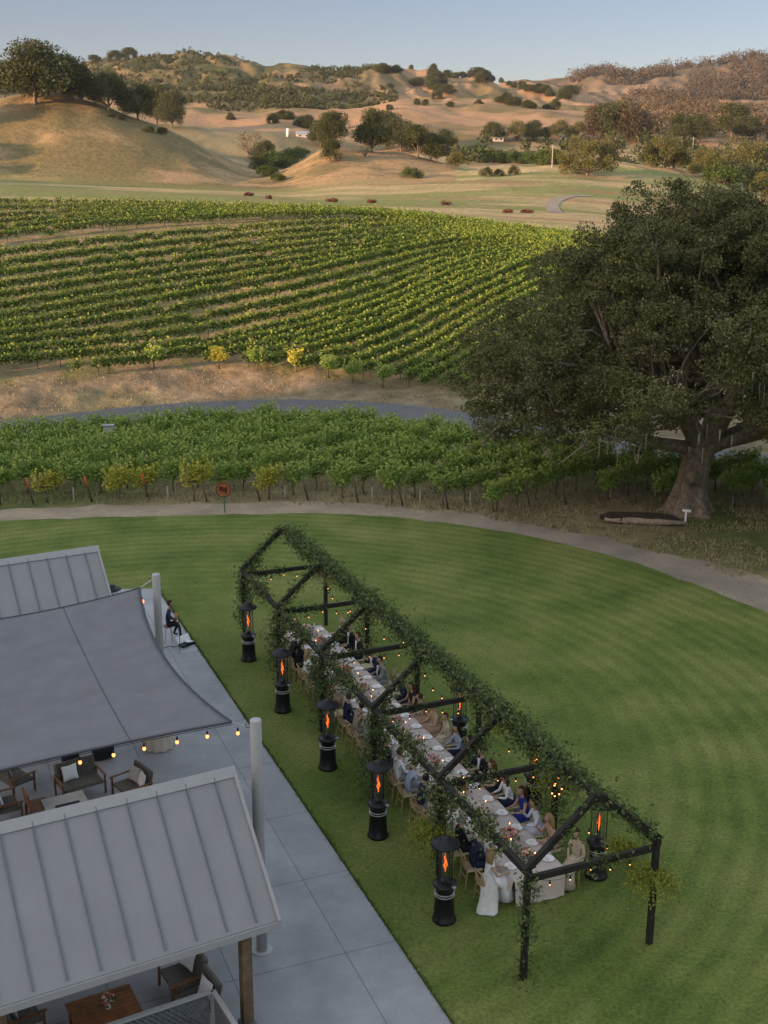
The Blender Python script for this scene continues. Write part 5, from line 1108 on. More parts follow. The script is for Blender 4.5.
def bouquet(P, rz, label, n, rad, mats, h=.2, group='bouquets along the table'):
    r = thing('bouquet', label, 'flowers', P, rz, group); mb = MB(); mb.lathe([(.05, 0), (.06, .02), (.07, .09), (.05, .12)], n=12); mb.build('vase', MPLATE, r, True)
    q = ball_pts(110)*np.array([rad*1.25, rad*1.35, rad*.8])+np.array([0, 0, h]); q[:, 2] = np.maximum(q[:, 2], .02); quads('leaves', leafq(q, .07), ML_GAR, r)
    bl = [MB() for _ in mats]
    for i in range(n):
        c = ball_pts(1, .6)[0]*rad*np.array([1, 1.1, .75]); c[2] = abs(c[2])*.9+h; s = random.uniform(.028, .055); bl[i % len(mats)].ball(tuple(c), (s, s, s*.75), 7, 5, jit=.18)
    for b_, m_ in zip(bl, mats): b_.build('blossoms', m_, r, True)
    return r
pl = plate0(); gl = glass0(); cn = candle0(); first = [True, True, True]
for side in ('right', 'left'):
    for k in range(22):
        s = (2.9 if side == 'right' else 2.95)+.79*k; s = s+.0
        t = 2.28 if side == 'right' else 1.27; nm = '%s place from the near end on the %s' % (ords2[k], side); tc = 1.55+.18*math.sin(k*2.4)
        o = pl if first[0] else copy_tree(pl); first[0] = False; place(o, W(s, t, ZT), RZ+random.uniform(-.2, .2), 'white plate and napkin, '+nm, 'plates on the long table')
        o = gl if first[1] else gl.copy()
        if not first[1]: COL.objects.link(o)
        first[1] = False; o.location = W(s+.2, t+(-.16 if side == 'right' else .16), ZT); tag(o, 'wine glass, '+nm, 'glass', 'wine glasses on the long table')
for k in range(26):
    o = cn if first[2] else copy_tree(cn); first[2] = False; s = 2.85+k*.655; nm = (ords2+['twenty-third', 'twenty-fourth', 'twenty-fifth', 'twenty-sixth'])[k]
    place(o, W(s, 1.72+.16*(-1)**k, ZT), 0, 'lit taper candle, %s from the near end along the table centre' % nm, 'taper candles on the table', (1, 1, random.uniform(.7, 1.2)))
fs_ = [(3.05, 1.75, 'small pink and yellow bouquet at the near end of the table', 14, .14, [MCORAL, MCREAM]), (3.95, 1.8, 'largest coral-pink bouquet, second from the near end', 34, .2, [MPINK, MCORAL, MCREAM, MBLUSH]), (5.2, 1.7, 'low leafy bouquet, third from the near end', 10, .13, [MCREAM, MBLUSH]),
 (6.6, 1.72, 'tall bouquet with magenta blooms, fourth from the near end', 18, .15, [MCORAL, MPINK]), (8.3, 1.66, 'pink bouquet, fifth from the near end', 24, .18, [MPINK, MBLUSH]), (9.6, 1.8, 'blush bouquet, sixth from the near end', 16, .15, [MBLUSH, MCREAM]), (11.0, 1.7, 'peach bouquet, seventh from the near end', 20, .17, [MBLUSH, MPINK]),
 (12.3, 1.8, 'cream bouquet, eighth from the near end', 14, .14, [MCREAM, MPINK]), (13.7, 1.7, 'blush bouquet, ninth from the near end', 16, .15, [MBLUSH, MPINK]), (15.2, 1.66, 'coral-red bouquet, tenth from the near end', 26, .2, [MCORAL, MPINK]), (16.6, 1.75, 'pale bouquet, eleventh from the near end', 14, .14, [MCREAM, MBLUSH]),
 (18.0, 1.8, 'pink bouquet, second from the far end', 22, .18, [MPINK, MBLUSH]), (19.3, 1.7, 'peach bouquet at the far end of the table', 26, .2, [MBLUSH, MCREAM])]
for s, t, lb, n, rad, mats in fs_: bouquet(W(s, t, ZT), RZ, lb, int(n*1.5), rad*1.12, mats)
c = at(108, 1006, .5+PZ); bouquet((c[0], c[1], PZ+.445), 0, 'coral and cream bouquet on the orange-brown plank table', 22, .15, [MCORAL, MCREAM, MPINK], .2, None)
q = np.concatenate([np.stack([rng.uniform(2.7, 19.8, 2600)]*1, 1), rng.normal(1.72, .13, (2600, 1)), rng.uniform(.02, .10, (2600, 1))], 1); q = q[vnoise(q[:, 0]*2.2, q[:, 1]*0) > -.15]
Wp = np.array([W(a, b, ZT+c_) for a, b, c_ in q]); o = quads('table_greenery', leafq(Wp, .07, up=.5), ML_GAR); tag(o, 'loose greenery scattered along the table centre between the candles', 'greenery', kind='stuff')
q = rng.uniform(0, 1, (1500, 2)); Wp = np.array([W(2.8+17*a, 1.45+.6*b_, ZT+.02) for a, b_ in q]); o = quads('scattered_petals', leafq(Wp, .05, up=1.5, aspect=.8), MBLUSH); tag(o, 'blush petals scattered down the middle of the table', 'petals', kind='stuff')
# ---------------------------------------------------------------- chairs
MCHAIR = M('light_oak_chair', (.36, .235, .13), .55, .15, 5); MSEATC = M('woven_seat', (.50, .40, .28), .85, .15, 20)
def chair0():
    r = thing('dining_chair', 'x', 'chair'); mb = MB(); mb.box((0, 0, .455), (.44, .42, .035), taper=.97); mb.build('seat', MSEATC, r, bevel=.008)
    for sx in (-1, 1):
        mb = MB(); mb.tube([(sx*.19, .18, .44), (sx*.205, .2, 0)], [.019, .015], 7); mb.build('leg', MCHAIR, r)
        mb = MB(); mb.tube([(sx*.215, -.26, 0), (sx*.20, -.20, .45), (sx*.195, -.235, .70), (sx*.17, -.27, .88)], [.016, .02, .018, .016], 7); mb.build('leg', MCHAIR, r)
    mb = MB(); mb.tube([(-.17, -.27, .88), (-.09, -.295, .905), (0, -.30, .912), (.09, -.295, .905), (.17, -.27, .88)], .02, 7)
    mb.bar((-.185, -.25, .62), (.185, -.25, .62), .02, .16); mb.tube([(-.19, -.215, .47), (.17, -.275, .86)], .012, 6); mb.tube([(.19, -.215, .47), (-.17, -.275, .86)], .012, 6); mb.build('backrest', MCHAIR, r)
    for z, y in ((.22, .19), (.28, -.235)): mb = MB(); mb.tube([(-.2, y, z), (.2, y, z)], .011, 6); mb.build('stretcher', MCHAIR, r)
    return r
ch = chair0()
# ---------------------------------------------------------------- people
def skel_mesh(J, E_, mats_of, rad, extra=None, sub=2, name='body'):
    """J joints, E_ edges with material id, rad radii"""
    names = list(J); idx = {k: i for i, k in enumerate(names)}; me = bpy.data.meshes.new('t'); me.from_pydata([J[k] for k in names], [(idx[a], idx[b]) for a, b, m in E_], []); o = bpy.data.objects.new('t', me); COL.objects.link(o)
    md = o.modifiers.new('s', 'SKIN'); sv = me.skin_vertices[0].data
    for k in names: q = rad[k]; sv[idx[k]].radius = q if hasattr(q, '__len__') else (q, q); sv[idx[k]].use_root = (k == 'pelvis')
    md.use_smooth_shade = True; s2 = o.modifiers.new('b', 'SUBSURF'); s2.levels = sub; s2.render_levels = sub
    dg = bpy.context.evaluated_depsgraph_get(); m2 = bpy.data.meshes.new_from_object(o.evaluated_get(dg)); v = [tuple(p.co) for p in m2.vertices]; f = [tuple(p.vertices) for p in m2.polygons]
    bpy.data.objects.remove(o); bpy.data.meshes.remove(me)
    mb = MB(); mb.add(v, f); C = np.array([np.mean([v[i] for i in q], axis=0) for q in f]); best = np.full(len(f), 1e9); mi = np.zeros(len(f), int)
    for a, b, m in E_:
        A = np.array(J[a]); B = np.array(J[b]); d = B-A; u = np.clip(((C-A)@d)/max(d@d, 1e-9), 0, 1); q = A+u[:, None]*d; ra = rad[a] if not hasattr(rad[a], '__len__') else max(rad[a]); rb_ = rad[b] if not hasattr(rad[b], '__len__') else max(rad[b]); ds = np.linalg.norm(C-q, axis=1)-(ra*(1-u)+rb_*u)*.8; k = ds < best; best[k] = ds[k]; mi[k] = m
    mb.m = list(map(int, mi)); bpy.data.meshes.remove(m2)
    if extra: extra(mb)
    me = bpy.data.meshes.new(name); me.from_pydata(mb.v, [], mb.f)
    for i in range(5): me.materials.append(MSKIN)
    me.polygons.foreach_set('material_index', mb.m); me.polygons.foreach_set('use_smooth', [True]*len(mb.f)); me.update(); return me
MSKIN = M('skin', (.42, .24, .17), .6, .1)
def head_parts(mb, c, yaw, pitch=0.):
    Rm = Matrix.Rotation(yaw, 3, 'Z') @ Matrix.Rotation(pitch, 3, 'X'); c = Vector(c)
    nu, nv = 16, 12; vs = []; fs = []
    for i in range(nv+1):
        ph = math.pi*i/nv; zz = -math.cos(ph)
        for k in range(nu):
            t = 2*math.pi*k/nu; x = math.sin(ph)*math.cos(t); y = math.sin(ph)*math.sin(t); w_ = 1-.22*max(0, -zz)**1.3
            q = Vector((x*.076*w_, y*.094*(1-.1*max(0, -zz))+(.012*max(0, -zz) if y > 0 else 0), zz*.118)); vs.append(c+Rm @ q)
    for i in range(nv):
        for k in range(nu): k2 = (k+1) % nu; fs.append((i*nu+k, i*nu+k2, (i+1)*nu+k2, (i+1)*nu+k))
    mb.add(vs, fs, 0)
    def el(p, r, mi):
        n0 = len(mb.v); mb.ball((0, 0, 0), r, 7, 5, mi)
        for i in range(n0, len(mb.v)): mb.v[i] = tuple(c+Rm @ (Vector(mb.v[i])+Vector(p)))
    el((0, .098, -.012), (.012, .018, .02), 0); el((-.078, 0, -.005), (.01, .016, .026), 0); el((.078, 0, -.005), (.01, .016, .026), 0); el((0, .088, -.055), (.022, .008, .006), 4)
    for sx in (-1, 1): el((sx*.03, .084, .018), (.011, .006, .006), 4); el((sx*.03, .088, .034), (.016, .005, .004), 4)
def hand_parts(mb, w, d, side, curl=.5):
    w = Vector(w); d = Vector(d).normalized(); sdv = d.cross(Vector((0, 0, 1))); sdv = sdv.normalized() if sdv.length > .1 else Vector((1, 0, 0)); dn = d.cross(sdv).normalized()
    if dn.z > 0: dn = -dn
    mb.tube([w, w+d*.03, w+d*.085], [.024, .032, .034], 8, 0)
    for i, (o, L) in enumerate([(-.027, .062), (-.009, .072), (.009, .068), (.027, .052)]):
        b = w+d*.085+sdv*o; m = b+d*L*.5+dn*L*.15*curl; mb.tube([b-d*.02, b, m, m+d*L*.35+dn*L*.5*curl], [.009, .009, .008, .006], 6, 0)
    b = w+d*.03-sdv*side*.028; mb.tube([b, b+d*.03-sdv*side*.026, b+d*.062-sdv*side*.03+dn*.012], [.012, .010, .007], 6, 0)
def seated(lean=.05, fem=False, arms='table', yaw=0., drop=0., seat=.47):
    k = .9 if fem else 1.; z0 = seat+.085; f = lean
    J = dict(pelvis=(0, -.03, z0), waist=(0, -.03+f*.3, z0+.2), chest=(0, -.01+f*.75, z0+.42), neckb=(0, .0+f, z0+.55), neck=(0, .015+f*1.1, z0+.63), crown=(0, .02+f*1.15, z0+.70))
    rad = dict(pelvis=(.165*k, .13), waist=(.13*k, .105), chest=(.17*k, .12), neckb=(.075, .07), neck=.052*k, crown=.05)
    E_ = [('pelvis', 'waist', 1), ('waist', 'chest', 1), ('chest', 'neckb', 1), ('neckb', 'neck', 0), ('neck', 'crown', 0)]; hands = []
    for sx, s in ((-1, 'l'), (1, 'r')):
        sh = (sx*.185*k, f*.95, z0+.50)
        if arms == 'table': el_ = (sx*.26*k, .10+f*.8, z0+.24); wr = (sx*.15, .36+f*.3, max(.80, z0+.22))
        elif arms == 'lap': el_ = (sx*.25*k, .02+f*.6, z0+.22); wr = (sx*.10, .24, z0+.13)
        elif arms == 'chat': el_ = (sx*.26*k, .12+f*.8, z0+.25); wr = (sx*.13, .30+f, z0+(.48 if sx > 0 else .25))
        elif arms == 'guitar':
            el_ = ((-.33, -.02, z0+.24) if sx < 0 else (.34, .12, z0+.30)); wr = ((-.08, .20, z0+.14) if sx < 0 else (.47, .30, z0+.36))
        J['sh'+s] = sh; J['el'+s] = el_; J['wr'+s] = wr; rad['sh'+s] = .062*k; rad['el'+s] = .043*k; rad['wr'+s] = .028
        E_ += [('chest', 'sh'+s, 1), ('sh'+s, 'el'+s, 1 if drop == 0 else 0), ('el'+s, 'wr'+s, 1 if drop == 0 else 0)]; hands.append((wr, np.array(wr)-np.array(el_), sx))
        ky_, kz_ = (.42, z0-.02) if arms != 'guitar' else ((.36, z0-.05) if sx < 0 else (.40, z0-.02)); fz = .09; fy = .40 if arms != 'guitar' else (.18 if sx < 0 else .48); 
        if arms == 'guitar' and sx < 0: fz = .30
        J['hip'+s] = (sx*.095, .02, z0-.01); J['kn'+s] = (sx*.12, ky_, kz_); J['an'+s] = (sx*.12, fy, fz); J['to'+s] = (sx*.13, fy+.16, fz-.05)
        rad['hip'+s] = .098; rad['kn'+s] = .064; rad['an'+s] = .042; rad['to'+s] = .036
        E_ += [('pelvis', 'hip'+s, 2), ('hip'+s, 'kn'+s, 2), ('kn'+s, 'an'+s, 2), ('an'+s, 'to'+s, 3)]
    hc = (0, .035+f*1.2, z0+.775)
    def extra(mb):
        head_parts(mb, hc, yaw, -.15)
        for w_, d_, sx in hands: hand_parts(mb, w_, d_, sx, .9 if arms == 'guitar' else .5)
    return skel_mesh(J, E_, None, rad, extra), hc, yaw
def hair_mesh(hc, yaw, long=0, bald=0):
    mb = MB(); c = Vector(hc); Rm = Matrix.Rotation(yaw, 3, 'Z'); nu, nv = 18, 12; vs = []; fs = []
    for i in range(nv+1):
        ph = math.pi*i/nv; zz = -math.cos(ph)
        for k in range(nu):
            t = 2*math.pi*k/nu; j = 1+random.uniform(-.03, .04); vs.append(c+Rm @ Vector((math.sin(ph)*math.cos(t)*.090*j, math.sin(ph)*math.sin(t)*.107*j-.014, zz*.125*j+.018)))
    for i in range(nv):
        for k in range(nu):
            k2 = (k+1) % nu; ph = math.pi*(i+.5)/nv; t = 2*math.pi*(k+.5)/nu; y = math.sin(ph)*math.sin(t); z = -math.cos(ph)
            if (y > .25 and z < .42) or z < -.45 or (y > -.1 and z < -.15): continue
            if bald and z > .25: continue
            fs.append((i*nu+k, i*nu+k2, (i+1)*nu+k2, (i+1)*nu+k))
    mb.add(vs, fs)
    if long:
        for sx, w_ in ((-.045, .05), (0, .058), (.045, .05)):
            pts = [c+Rm @ Vector((sx, -.06, .05)), c+Rm @ Vector((sx*1.4, -.105, -.06)), c+Rm @ Vector((sx*1.7, -.125, -.2)), c+Rm @ Vector((sx*1.6, -.12, -.2-long))]; mb.tube(pts, [.05, w_, w_*.9, .018], 8)
    me = bpy.data.meshes.new('hair'); me.from_pydata(mb.v, [], mb.f); me.materials.append(MSKIN); me.polygons.foreach_set('use_smooth', [True]*len(mb.f)); me.update(); return me
POSES = {}
for key, kw in dict(m1=dict(lean=.05), m2=dict(lean=.16, yaw=.5), m3=dict(lean=.02, arms='lap', yaw=-.6), m4=dict(lean=.1, arms='chat', yaw=.2), f1=dict(lean=.06, fem=True), f2=dict(lean=.14, fem=True, yaw=-.5), f3=dict(lean=.03, fem=True, arms='lap', yaw=.6), f4=dict(lean=.1, fem=True, arms='chat', yaw=-.2), b1=dict(lean=.08, fem=True, drop=1, yaw=.4), b2=dict(lean=.12, fem=True, drop=1, arms='chat', yaw=-.4)).items():
    POSES[key] = seated(**kw)
HAIRS = {}
def get_hair(pose, kind):
    if (pose, kind) not in HAIRS: HAIRS[(pose, kind)] = hair_mesh(POSES[pose][1], POSES[pose][2], .14 if kind == 'long' else 0, kind == 'bald')
    return HAIRS[(pose, kind)]
_cm = {}
def cloth(c, nm='cloth'):
    if c not in _cm: _cm[c] = M(nm, c, .85, .15, 7)
    return _cm[c]
SK = [(.45, .27, .19), (.38, .215, .145), (.50, .31, .23), (.30, .17, .11)]; HC = dict(black=(.012, .009, .008), brown=(.055, .028, .015), blond=(.30, .19, .09), grey=(.28, .27, .26), red=(.11, .030, .014), white=(.5, .48, .45))
MEYE = M('dark_feature', (.10, .045, .035), .6, .1)
NAVY = (.014, .022, .05); BLACK = (.010, .010, .012); WHITE = (.70, .69, .70); GREY = (.20, .20, .215); BEIGE = (.45, .36, .27); ROYAL = (.012, .03, .22); LBLUE = (.28, .34, .44); PEACH = (.48, .29, .21); DKGREEN = (.015, .07, .04); TAN = (.30, .22, .15); LILAC = (.58, .58, .66)
def person(pos, rz, pose, top, bot, hair, hcol, label, group, skirt=False, shirt=False, sk=0):
    r = thing('person', label, 'person', pos, rz, group); me, hc, yaw = POSES[pose]; o = bpy.data.objects.new('body', me); COL.objects.link(o); o.parent = r
    for i, m_ in enumerate([cloth(SK[sk], 'skin'), cloth(top), cloth(bot), cloth(BLACK if not skirt else TAN), MEYE]): o.material_slots[i].link = 'OBJECT'; o.material_slots[i].material = m_
    if hair: h = bpy.data.objects.new('hair', get_hair(pose, hair)); COL.objects.link(h); h.parent = r; h.material_slots[0].link = 'OBJECT'; h.material_slots[0].material = cloth(HC[hcol], 'hair')
    if shirt:
        mb = MB(); y = hc[1]+.075; mb.add([(-.012, y+.0, .80), (.012, y, .80), (.055, y-.03, 1.12), (-.055, y-.03, 1.12), (-.012, y+.022, .80), (.012, y+.022, .80), (.055, y+.005, 1.12), (-.055, y+.005, 1.12)], [(0, 1, 2, 3), (4, 5, 6, 7), (0, 1, 5, 4), (1, 2, 6, 5), (2, 3, 7, 6), (3, 0, 4, 7)]); mb.build('shirt_front', cloth(WHITE), r)
    if skirt:
        mb = MB(); mb.tube([(0, -.05, .70), (0, -.02, .58), (0, .2, .545), (0, .42, .48), (0, .45, .25), (0, .47, .06)], [.135, .19, .19, .19, .20, .25], 14); mb.build('dress_skirt', cloth(bot), r, True)
    return r
# (pose, top, bottom, hair, colour, skirt, shirtfront, skin, description)
RG = [('f3', BEIGE, BEIGE, 'short', 'brown', 1, 0, 0, 'woman in a long beige dress'), ('b2', PEACH, PEACH, 'long', 'blond', 1, 0, 0, 'fair-haired woman in a pink dress'), ('f4', LILAC, LILAC, 'short', 'brown', 1, 0, 0, 'woman in a pale lilac-white blouse'), ('b1', ROYAL, ROYAL, 'long', 'brown', 1, 0, 0, 'long-haired woman in a royal blue dress'),
 ('f2', WHITE, NAVY, 'long', 'brown', 1, 0, 0, 'woman with a white cape over navy'), ('b2', BLACK, BLACK, 'long', 'red', 1, 0, 2, 'red-haired woman in a black dress'), ('m1', BLACK, BLACK, 'short', 'brown', 0, 1, 0, 'man in a black suit'), ('m3', NAVY, BLACK, 'short', 'black', 0, 1, 1, 'man in a dark navy suit'),
 ('f1', LBLUE, NAVY, 'long', 'black', 1, 0, 0, 'dark-haired woman in denim blue'), ('f3', BEIGE, BEIGE, 'short', 'red', 1, 0, 2, 'woman in a cream and beige dress'), ('f1', PEACH, PEACH, 'short', 'blond', 1, 0, 0, 'woman in a peach dress'), ('f2', TAN, PEACH, 'short', 'brown', 1, 0, 0, 'woman in a tan top'),
 ('b1', BLACK, BLACK, 'long', 'brown', 1, 0, 1, 'woman in a long black dress'), ('m2', NAVY, NAVY, 'short', 'grey', 0, 1, 0, 'man in a navy suit leaning forward'), None, ('m2', GREY, GREY, 'short', 'black', 0, 1, 0, 'man in a grey suit'), ('m4', NAVY, NAVY, 'short', 'brown', 0, 1, 0, 'man in a navy jacket and white shirt'),
 None, ('m1', BLACK, BLACK, 'short', 'brown', 0, 1, 0, 'man in black with white shirt'), ('m3', BLACK, BLACK, 'bald', 'white', 0, 1, 2, 'bald man in a black suit'), ('m1', BLACK, BLACK, 'bald', 'white', 0, 1, 2, 'bald older man in black'), None]
LG = [None, ('m2', NAVY, NAVY, 'bald', 'grey', 0, 1, 2, 'bald man in a navy jacket'), ('m1', BLACK, BLACK, 'short', 'grey', 0, 1, 0, 'grey-haired guest in black'), ('f2', WHITE, BEIGE, 'short', 'blond', 1, 0, 0, 'fair-haired woman in white'), ('f1', BEIGE, BEIGE, 'long', 'brown', 1, 0, 0, 'brown-haired woman in beige'),
 ('m4', NAVY, GREY, 'short', 'black', 0, 0, 1, 'dark-haired guest in a navy shirt'), ('m2', LBLUE, GREY, 'short', 'brown', 0, 0, 0, 'man in a pale blue-grey shirt'), ('m1', WHITE, GREY, 'short', 'brown', 0, 0, 0, 'man in a white shirt'), ('m3', NAVY, NAVY, 'short', 'black', 0, 1, 0, 'guest in dark navy'), ('f1', BLACK, BLACK, 'long', 'black', 1, 0, 0, 'dark-haired woman in black'),
 ('m2', GREY, BEIGE, 'short', 'grey', 0, 0, 0, 'guest in a light grey jacket'), ('m2', TAN, GREY, 'short', 'black', 0, 0, 0, 'dark-haired man in a taupe suit'), ('m1', NAVY, NAVY, 'short', 'brown', 0, 1, 0, 'man in a navy suit'), None, ('f2', PEACH, PEACH, 'long', 'brown', 1, 0, 0, 'brown-haired woman in peach'), ('m1', BLACK, BLACK, 'short', 'brown', 0, 1, 0, 'man in a black jacket'),
 ('m3', NAVY, BLACK, 'short', 'black', 0, 1, 0, 'dark-haired man in navy'), ('f1', WHITE, BEIGE, 'long', 'blond', 1, 0, 0, 'woman in a cream shawl'), ('f2', BLACK, BLACK, 'long', 'black', 1, 0, 2, 'long-haired woman in black'), ('m2', BLACK, BLACK, 'short', 'brown', 0, 1, 0, 'brown-haired man in black'), ('f3', BEIGE, BEIGE, 'short', 'blond', 1, 0, 0, 'fair woman in beige'), None]
fch = True
for side, lst in (('right', RG), ('left', LG)):
    for k, g in enumerate(lst):
        s = 2.9+.79*k+random.uniform(-.06, .06); t = 2.93 if side == 'right' else .62; rz = RZ+(math.pi/2 if side == 'right' else -math.pi/2)+random.uniform(-.12, .12)
        if side == 'right' and k == 0: rz += .5; t += .15; s -= .1
        P = W(s, t, .012)
        o = ch if fch else copy_tree(ch); fch = False; place(o, P, rz, 'light wooden dining chair, %s from the near end on the %s' % (ords2[k], side), 'dining chairs at the long table')
        if g:
            q = (P[0], P[1], .012); person(q, rz, g[0], g[1], g[2], g[3], g[4], '%s, %s seat from near end on the %s' % (g[8], ords2[k], side), 'guests at the long table', g[5], g[6], g[7])
# the bride, seated at the near left corner with her gown spread on the grass
s, t = 2.9, .62; rz = RZ-math.pi/2-.25; P = W(s, t, .012); br = person(P, rz, 'b1', WHITE, WHITE, 'long', 'blond', 'bride in a white gown with a long train, seated at the near left corner', None, True)
mb = MB(); n = 16; rings = []
for i, (x, y, z, rx_, rz_) in enumerate([(.05, -.02, .72, .13, .12), (.10, -.02, .6, .17, .16), (.2, -.02, .5, .2, .2), (.32, -.04, .36, .22, .22), (.38, -.07, .22, .23, .17), (.46, -.1, .11, .25, .09), (.56, -.13, .05, .25, .04), (.64, -.16, .03, .16, .02)]):
    for k in range(n):
        a = 2*math.pi*k/n; w_ = 1+.08*math.sin(5*a+i*.7); rings.append((x+.05*math.cos(a), y+rx_*w_*math.cos(a)*1.0, max(.02, z+rz_*w_*math.sin(a))))
mb.add(rings, [(i*n+k, i*n+(k+1) % n, (i+1)*n+(k+1) % n, (i+1)*n+k) for i in range(7) for k in range(n)]); mb.build('gown_train', M('bridal_lace', (.55, .53, .49), .85, .12, 14), br, True)
# ---------------------------------------------------------------- guitarist
gm = seated(lean=.06, arms='guitar', yaw=-.35, seat=.66); POSES['g'] = gm
mp = at(169, 642, PZ); rzg = -1.45; gp = person((mp[0], mp[1], PZ), rzg, 'g', NAVY, BLACK, 'short', 'black', 'guitarist in a dark suit playing on a stool at the patio edge', None, False, False, 1)
mb = MB(); mb.add([(-.04, .175, 1.0), (.04, .175, 1.0), (.05, .13, 1.27), (-.05, .13, 1.27)], [(0, 1, 2, 3)]); o = mb.build('shirt_front', cloth(WHITE), gp); so_ = o.modifiers.new('t', 'SOLIDIFY'); so_.thickness = .02
st = thing('bar_stool', 'round wooden stool under the guitarist', 'stool', (mp[0], mp[1], PZ), rzg); mb = MB(); mb.lathe([(.17, .62), (.18, .64), (.17, .665)], n=20); mb.build('seat', MTEAK, st)
for k in range(4): a = math.pi/4+k*math.pi/2; mb = MB(); mb.tube([(.12*math.cos(a), .12*math.sin(a), .62), (.2*math.cos(a), .2*math.sin(a), 0)], .015, 6); mb.build('leg', MPOLE, st)
MGUIT = M('honey_guitar', (.48, .18, .05), .35, .2, 3); MNECK = M('dark_neck', (.05, .03, .02), .5, .2)
gt = thing('guitar', 'honey-brown acoustic guitar held by the seated guitarist', 'guitar', (mp[0], mp[1], PZ), rzg)
mb = MB(); pr = []; n = 40
for k in range(n):
    a = 2*math.pi*k/n; x = .245*math.cos(a); rr = (.19 if x < 0 else .145)*(1-.28*math.exp(-((x-.03)/.06)**2)); pr.append((x, rr*math.sin(a)))
c0 = Vector((-.08, .28, .93)); A = Matrix.Rotation(-.32, 3, 'Y') @ Matrix.Rotation(-.15, 3, 'X')
vs = [c0+A @ Vector((x, .05, z)) for x, z in pr]+[c0+A @ Vector((x, -.05, z)) for x, z in pr]; mb.add(vs, [tuple(range(n)), tuple(reversed(range(n, 2*n)))]+[(i, n+i, n+(i+1) % n, (i+1) % n) for i in range(n)]); mb.build('soundbox', MGUIT, gt, bevel=.006)
mb = MB(); mb.tube([c0+A @ Vector((.05, .053, 0)), c0+A @ Vector((.05, .056, 0))], .048, 18); mb.build('sound_hole', MBLK, gt)
mb = MB(); mb.bar(c0+A @ Vector((.1, .065, 0)), c0+A @ Vector((.68, .065, 0)), .05, .022, up=(0, 1, 0)); mb.build('neck', MNECK, gt); mb = MB(); mb.bar(c0+A @ Vector((.68, .06, 0)), c0+A @ Vector((.84, .05, 0)), .08, .02, up=(0, 1, 0)); mb.build('headstock', MNECK, gt)
mb = MB(); mb.bar(c0+A @ Vector((-.12, .058, -.06)), c0+A @ Vector((-.12, .058, .06)), .02, .014); mb.build('bridge', MNECK, gt)
ms = at(180, 649, PZ); mt = thing('microphone_stand', 'black microphone stand in front of the guitarist', 'microphone stand', ms)
mb = MB(); mb.tube([(0, 0, .05), (0, 0, 1.25)], .013, 7); mb.build('pole', MGREENP, mt)
for k in range(3): a = .6+k*2.1; mb = MB(); mb.tube([(0, 0, .12), (.34*math.cos(a), .34*math.sin(a), .01)], .011, 6); mb.build('leg', MGREENP, mt)
mb = MB(); mb.tube([(.06, -.1, 1.22), (-.22, .18, 1.38)], .01, 6); mb.build('boom', MGREENP, mt); mb = MB(); mb.tube([(-.20, .16, 1.37), (-.28, .24, 1.40), (-.30, .26, 1.41)], [.016, .026, .022], 8); mb.build('microphone', MBLK, mt)
pc = at(187, 645, PZ); t_ = thing('music_case', 'open case with pale papers on the floor beside the microphone stand', 'case', pc, .9)
mb = MB(); mb.box((0, 0, .05), (.62, .3, .1)); mb.build('tray', MBLK, t_, bevel=.01); mb = MB(); mb.box((0, .2, .2), (.6, .04, .28), Matrix.Rotation(-.5, 3, 'X')); mb.build('lid', MPLATE, t_, bevel=.01); mb = MB(); mb.box((.1, 0, .12), (.3, .22, .03), Matrix.Rotation(.2, 3, 'Y')); mb.build('papers', MPLATE, t_)
pts = [at(x, y, PZ+.012) for x, y in [(146, 632), (150, 640), (156, 652), (163, 648), (170, 646), (176, 647)]]; mb = MB(); mb.tube([tuple(p-pts[0]) for p in pts], .01, 5); o = mb.build('audio_cable', MBLK, None); o.location = tuple(pts[0]); tag(o, 'thin dark cable curling over the patio by the guitarist', 'cable')
t_ = thing('music_stand', 'slim dark green stand left of the pale pole by the sail corner', 'stand', at(141, 640, PZ)); mb = MB(); mb.tube([(0, 0, .05), (0, 0, 1.5)], .014, 6); mb.build('pole', MGREENP, t_); mb = MB(); mb.box((0, 0, 1.5), (.28, .08, .12)); mb.build('head', MGREENP, t_)
for k in range(3): a = k*2.1; mb = MB(); mb.tube([(0, 0, .15), (.3*math.cos(a), .3*math.sin(a), .01)], .011, 6); mb.build('leg', MGREENP, t_)
# ---------------------------------------------------------------- light, sky, camera
w = bpy.data.worlds.new('World'); scene.world = w; w.use_nodes = True; nt = w.node_tree
sky = nt.nodes.new('ShaderNodeTexSky'); sky.sky_type = 'NISHITA'; sky.sun_disc = False; sky.sun_elevation = SUN_EL
az = math.atan2(SUN_AZ[0], SUN_AZ[1]); sky.sun_rotation = az; sky.altitude = 100; sky.air_density = 1.0; sky.dust_density = .6; sky.ozone_density = 2.0
tcw = nt.nodes.new('ShaderNodeTexCoord'); sxyz = nt.nodes.new('ShaderNodeSeparateXYZ'); nt.links.new(tcw.outputs['Generated'], sxyz.inputs[0])
rw = ramp(nt, [(0., (.33, .37, .50)), (.14, (.27, .32, .43)), (.6, (2.3, 2.0, 1.55))]); nt.links.new(sxyz.outputs[2], rw.inputs[0])
rw.color_ramp.interpolation = 'EASE'
skc = mixc(nt, 1., sky.outputs[0], rw.outputs[0], 'MULTIPLY'); nt.links.new(skc, nt.nodes['Background'].inputs[0]); nt.nodes['Background'].inputs[1].default_value = .15
sl = bpy.data.lights.new('sun', 'SUN'); sl.energy = 2.8; sl.angle = R(.6); sl.color = (1., .74, .52)
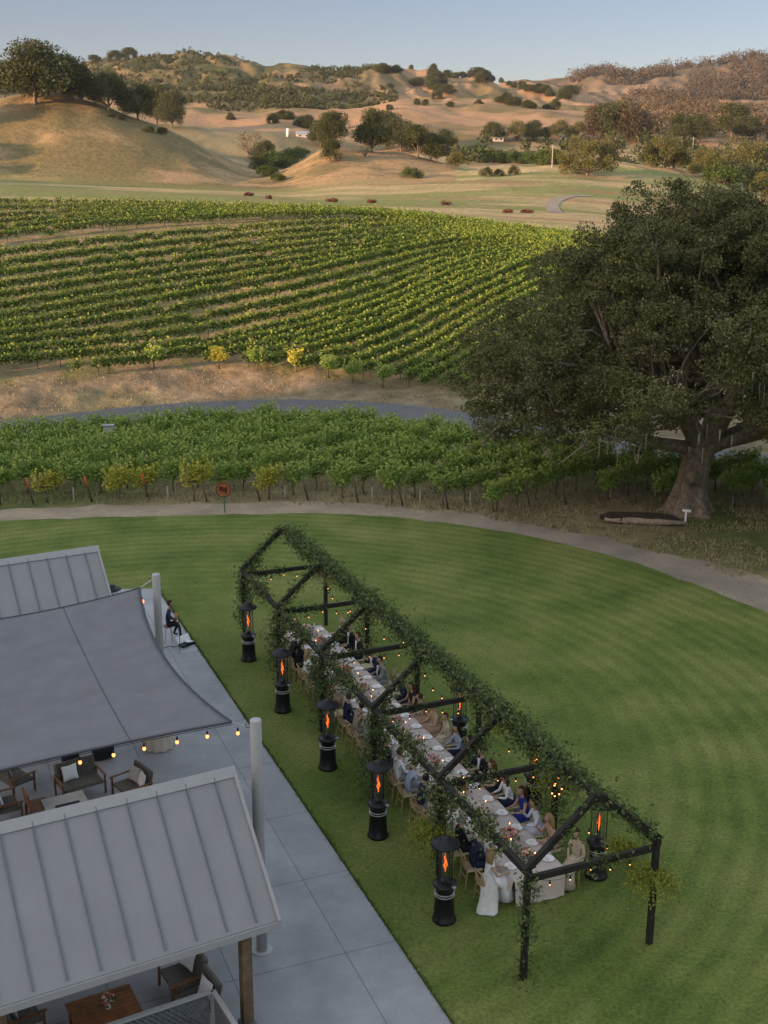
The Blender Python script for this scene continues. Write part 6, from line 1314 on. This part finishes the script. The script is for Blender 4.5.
so = bpy.data.objects.new('sun', sl); COL.objects.link(so)
sd = Vector((SUN_AZ[0]*math.cos(SUN_EL), SUN_AZ[1]*math.cos(SUN_EL), math.sin(SUN_EL))); so.rotation_euler = sd.to_track_quat('Z', 'Y').to_euler(); so.location = (0, 0, 60)
mb = MB(); x0, x1, y0, y1, z0, z1 = -2400, 2400, -300, 2000, -2, 210
mb.add([(x0, y0, z0), (x1, y0, z0), (x1, y1, z0), (x0, y1, z0), (x0, y0, z1), (x1, y0, z1), (x1, y1, z1), (x0, y1, z1)], [(3, 2, 1, 0), (4, 5, 6, 7), (0, 1, 5, 4), (1, 2, 6, 5), (2, 3, 7, 6), (3, 0, 4, 7)])
mh = bpy.data.materials.new('thin_air'); mh.use_nodes = True; n_ = mh.node_tree; n_.nodes.clear(); ou = n_.nodes.new('ShaderNodeOutputMaterial'); pv = n_.nodes.new('ShaderNodeVolumePrincipled')
pv.inputs['Color'].default_value = (.86, .9, 1., 1); pv.inputs['Density'].default_value = .00005; pv.inputs['Anisotropy'].default_value = .2; n_.links.new(pv.outputs[0], ou.inputs['Volume'])
o = mb.build('haze', mh); tag(o, kind='stuff')
cam = bpy.data.cameras.new('camera'); co = bpy.data.objects.new('camera', cam); COL.objects.link(co); scene.camera = co
cam.sensor_fit = 'VERTICAL'; cam.sensor_height = 24; cam.lens = F/1024*24; cam.clip_end = 6000; cam.clip_start = .5
fw = Vector((0, cp, -sp)); rt = Vector((1, 0, 0)); up = Vector((0, sp, cp))
cr, sr = math.cos(ROLL), math.sin(ROLL)
# image axes rotated by the small roll of the photograph
r2 = rt*cr+up*sr; u2 = up*cr-rt*sr
co.matrix_world = Matrix.Translation((0, 0, CH)) @ Matrix((r2, u2, -fw)).transposed().to_4x4()
scene.view_settings.view_transform = 'Standard'; scene.view_settings.look = 'None'; scene.view_settings.gamma = 1
scene.view_settings.exposure = 1.55
scene.view_settings.use_white_balance = True; scene.view_settings.white_balance_temperature = 8600; scene.view_settings.white_balance_tint = 27
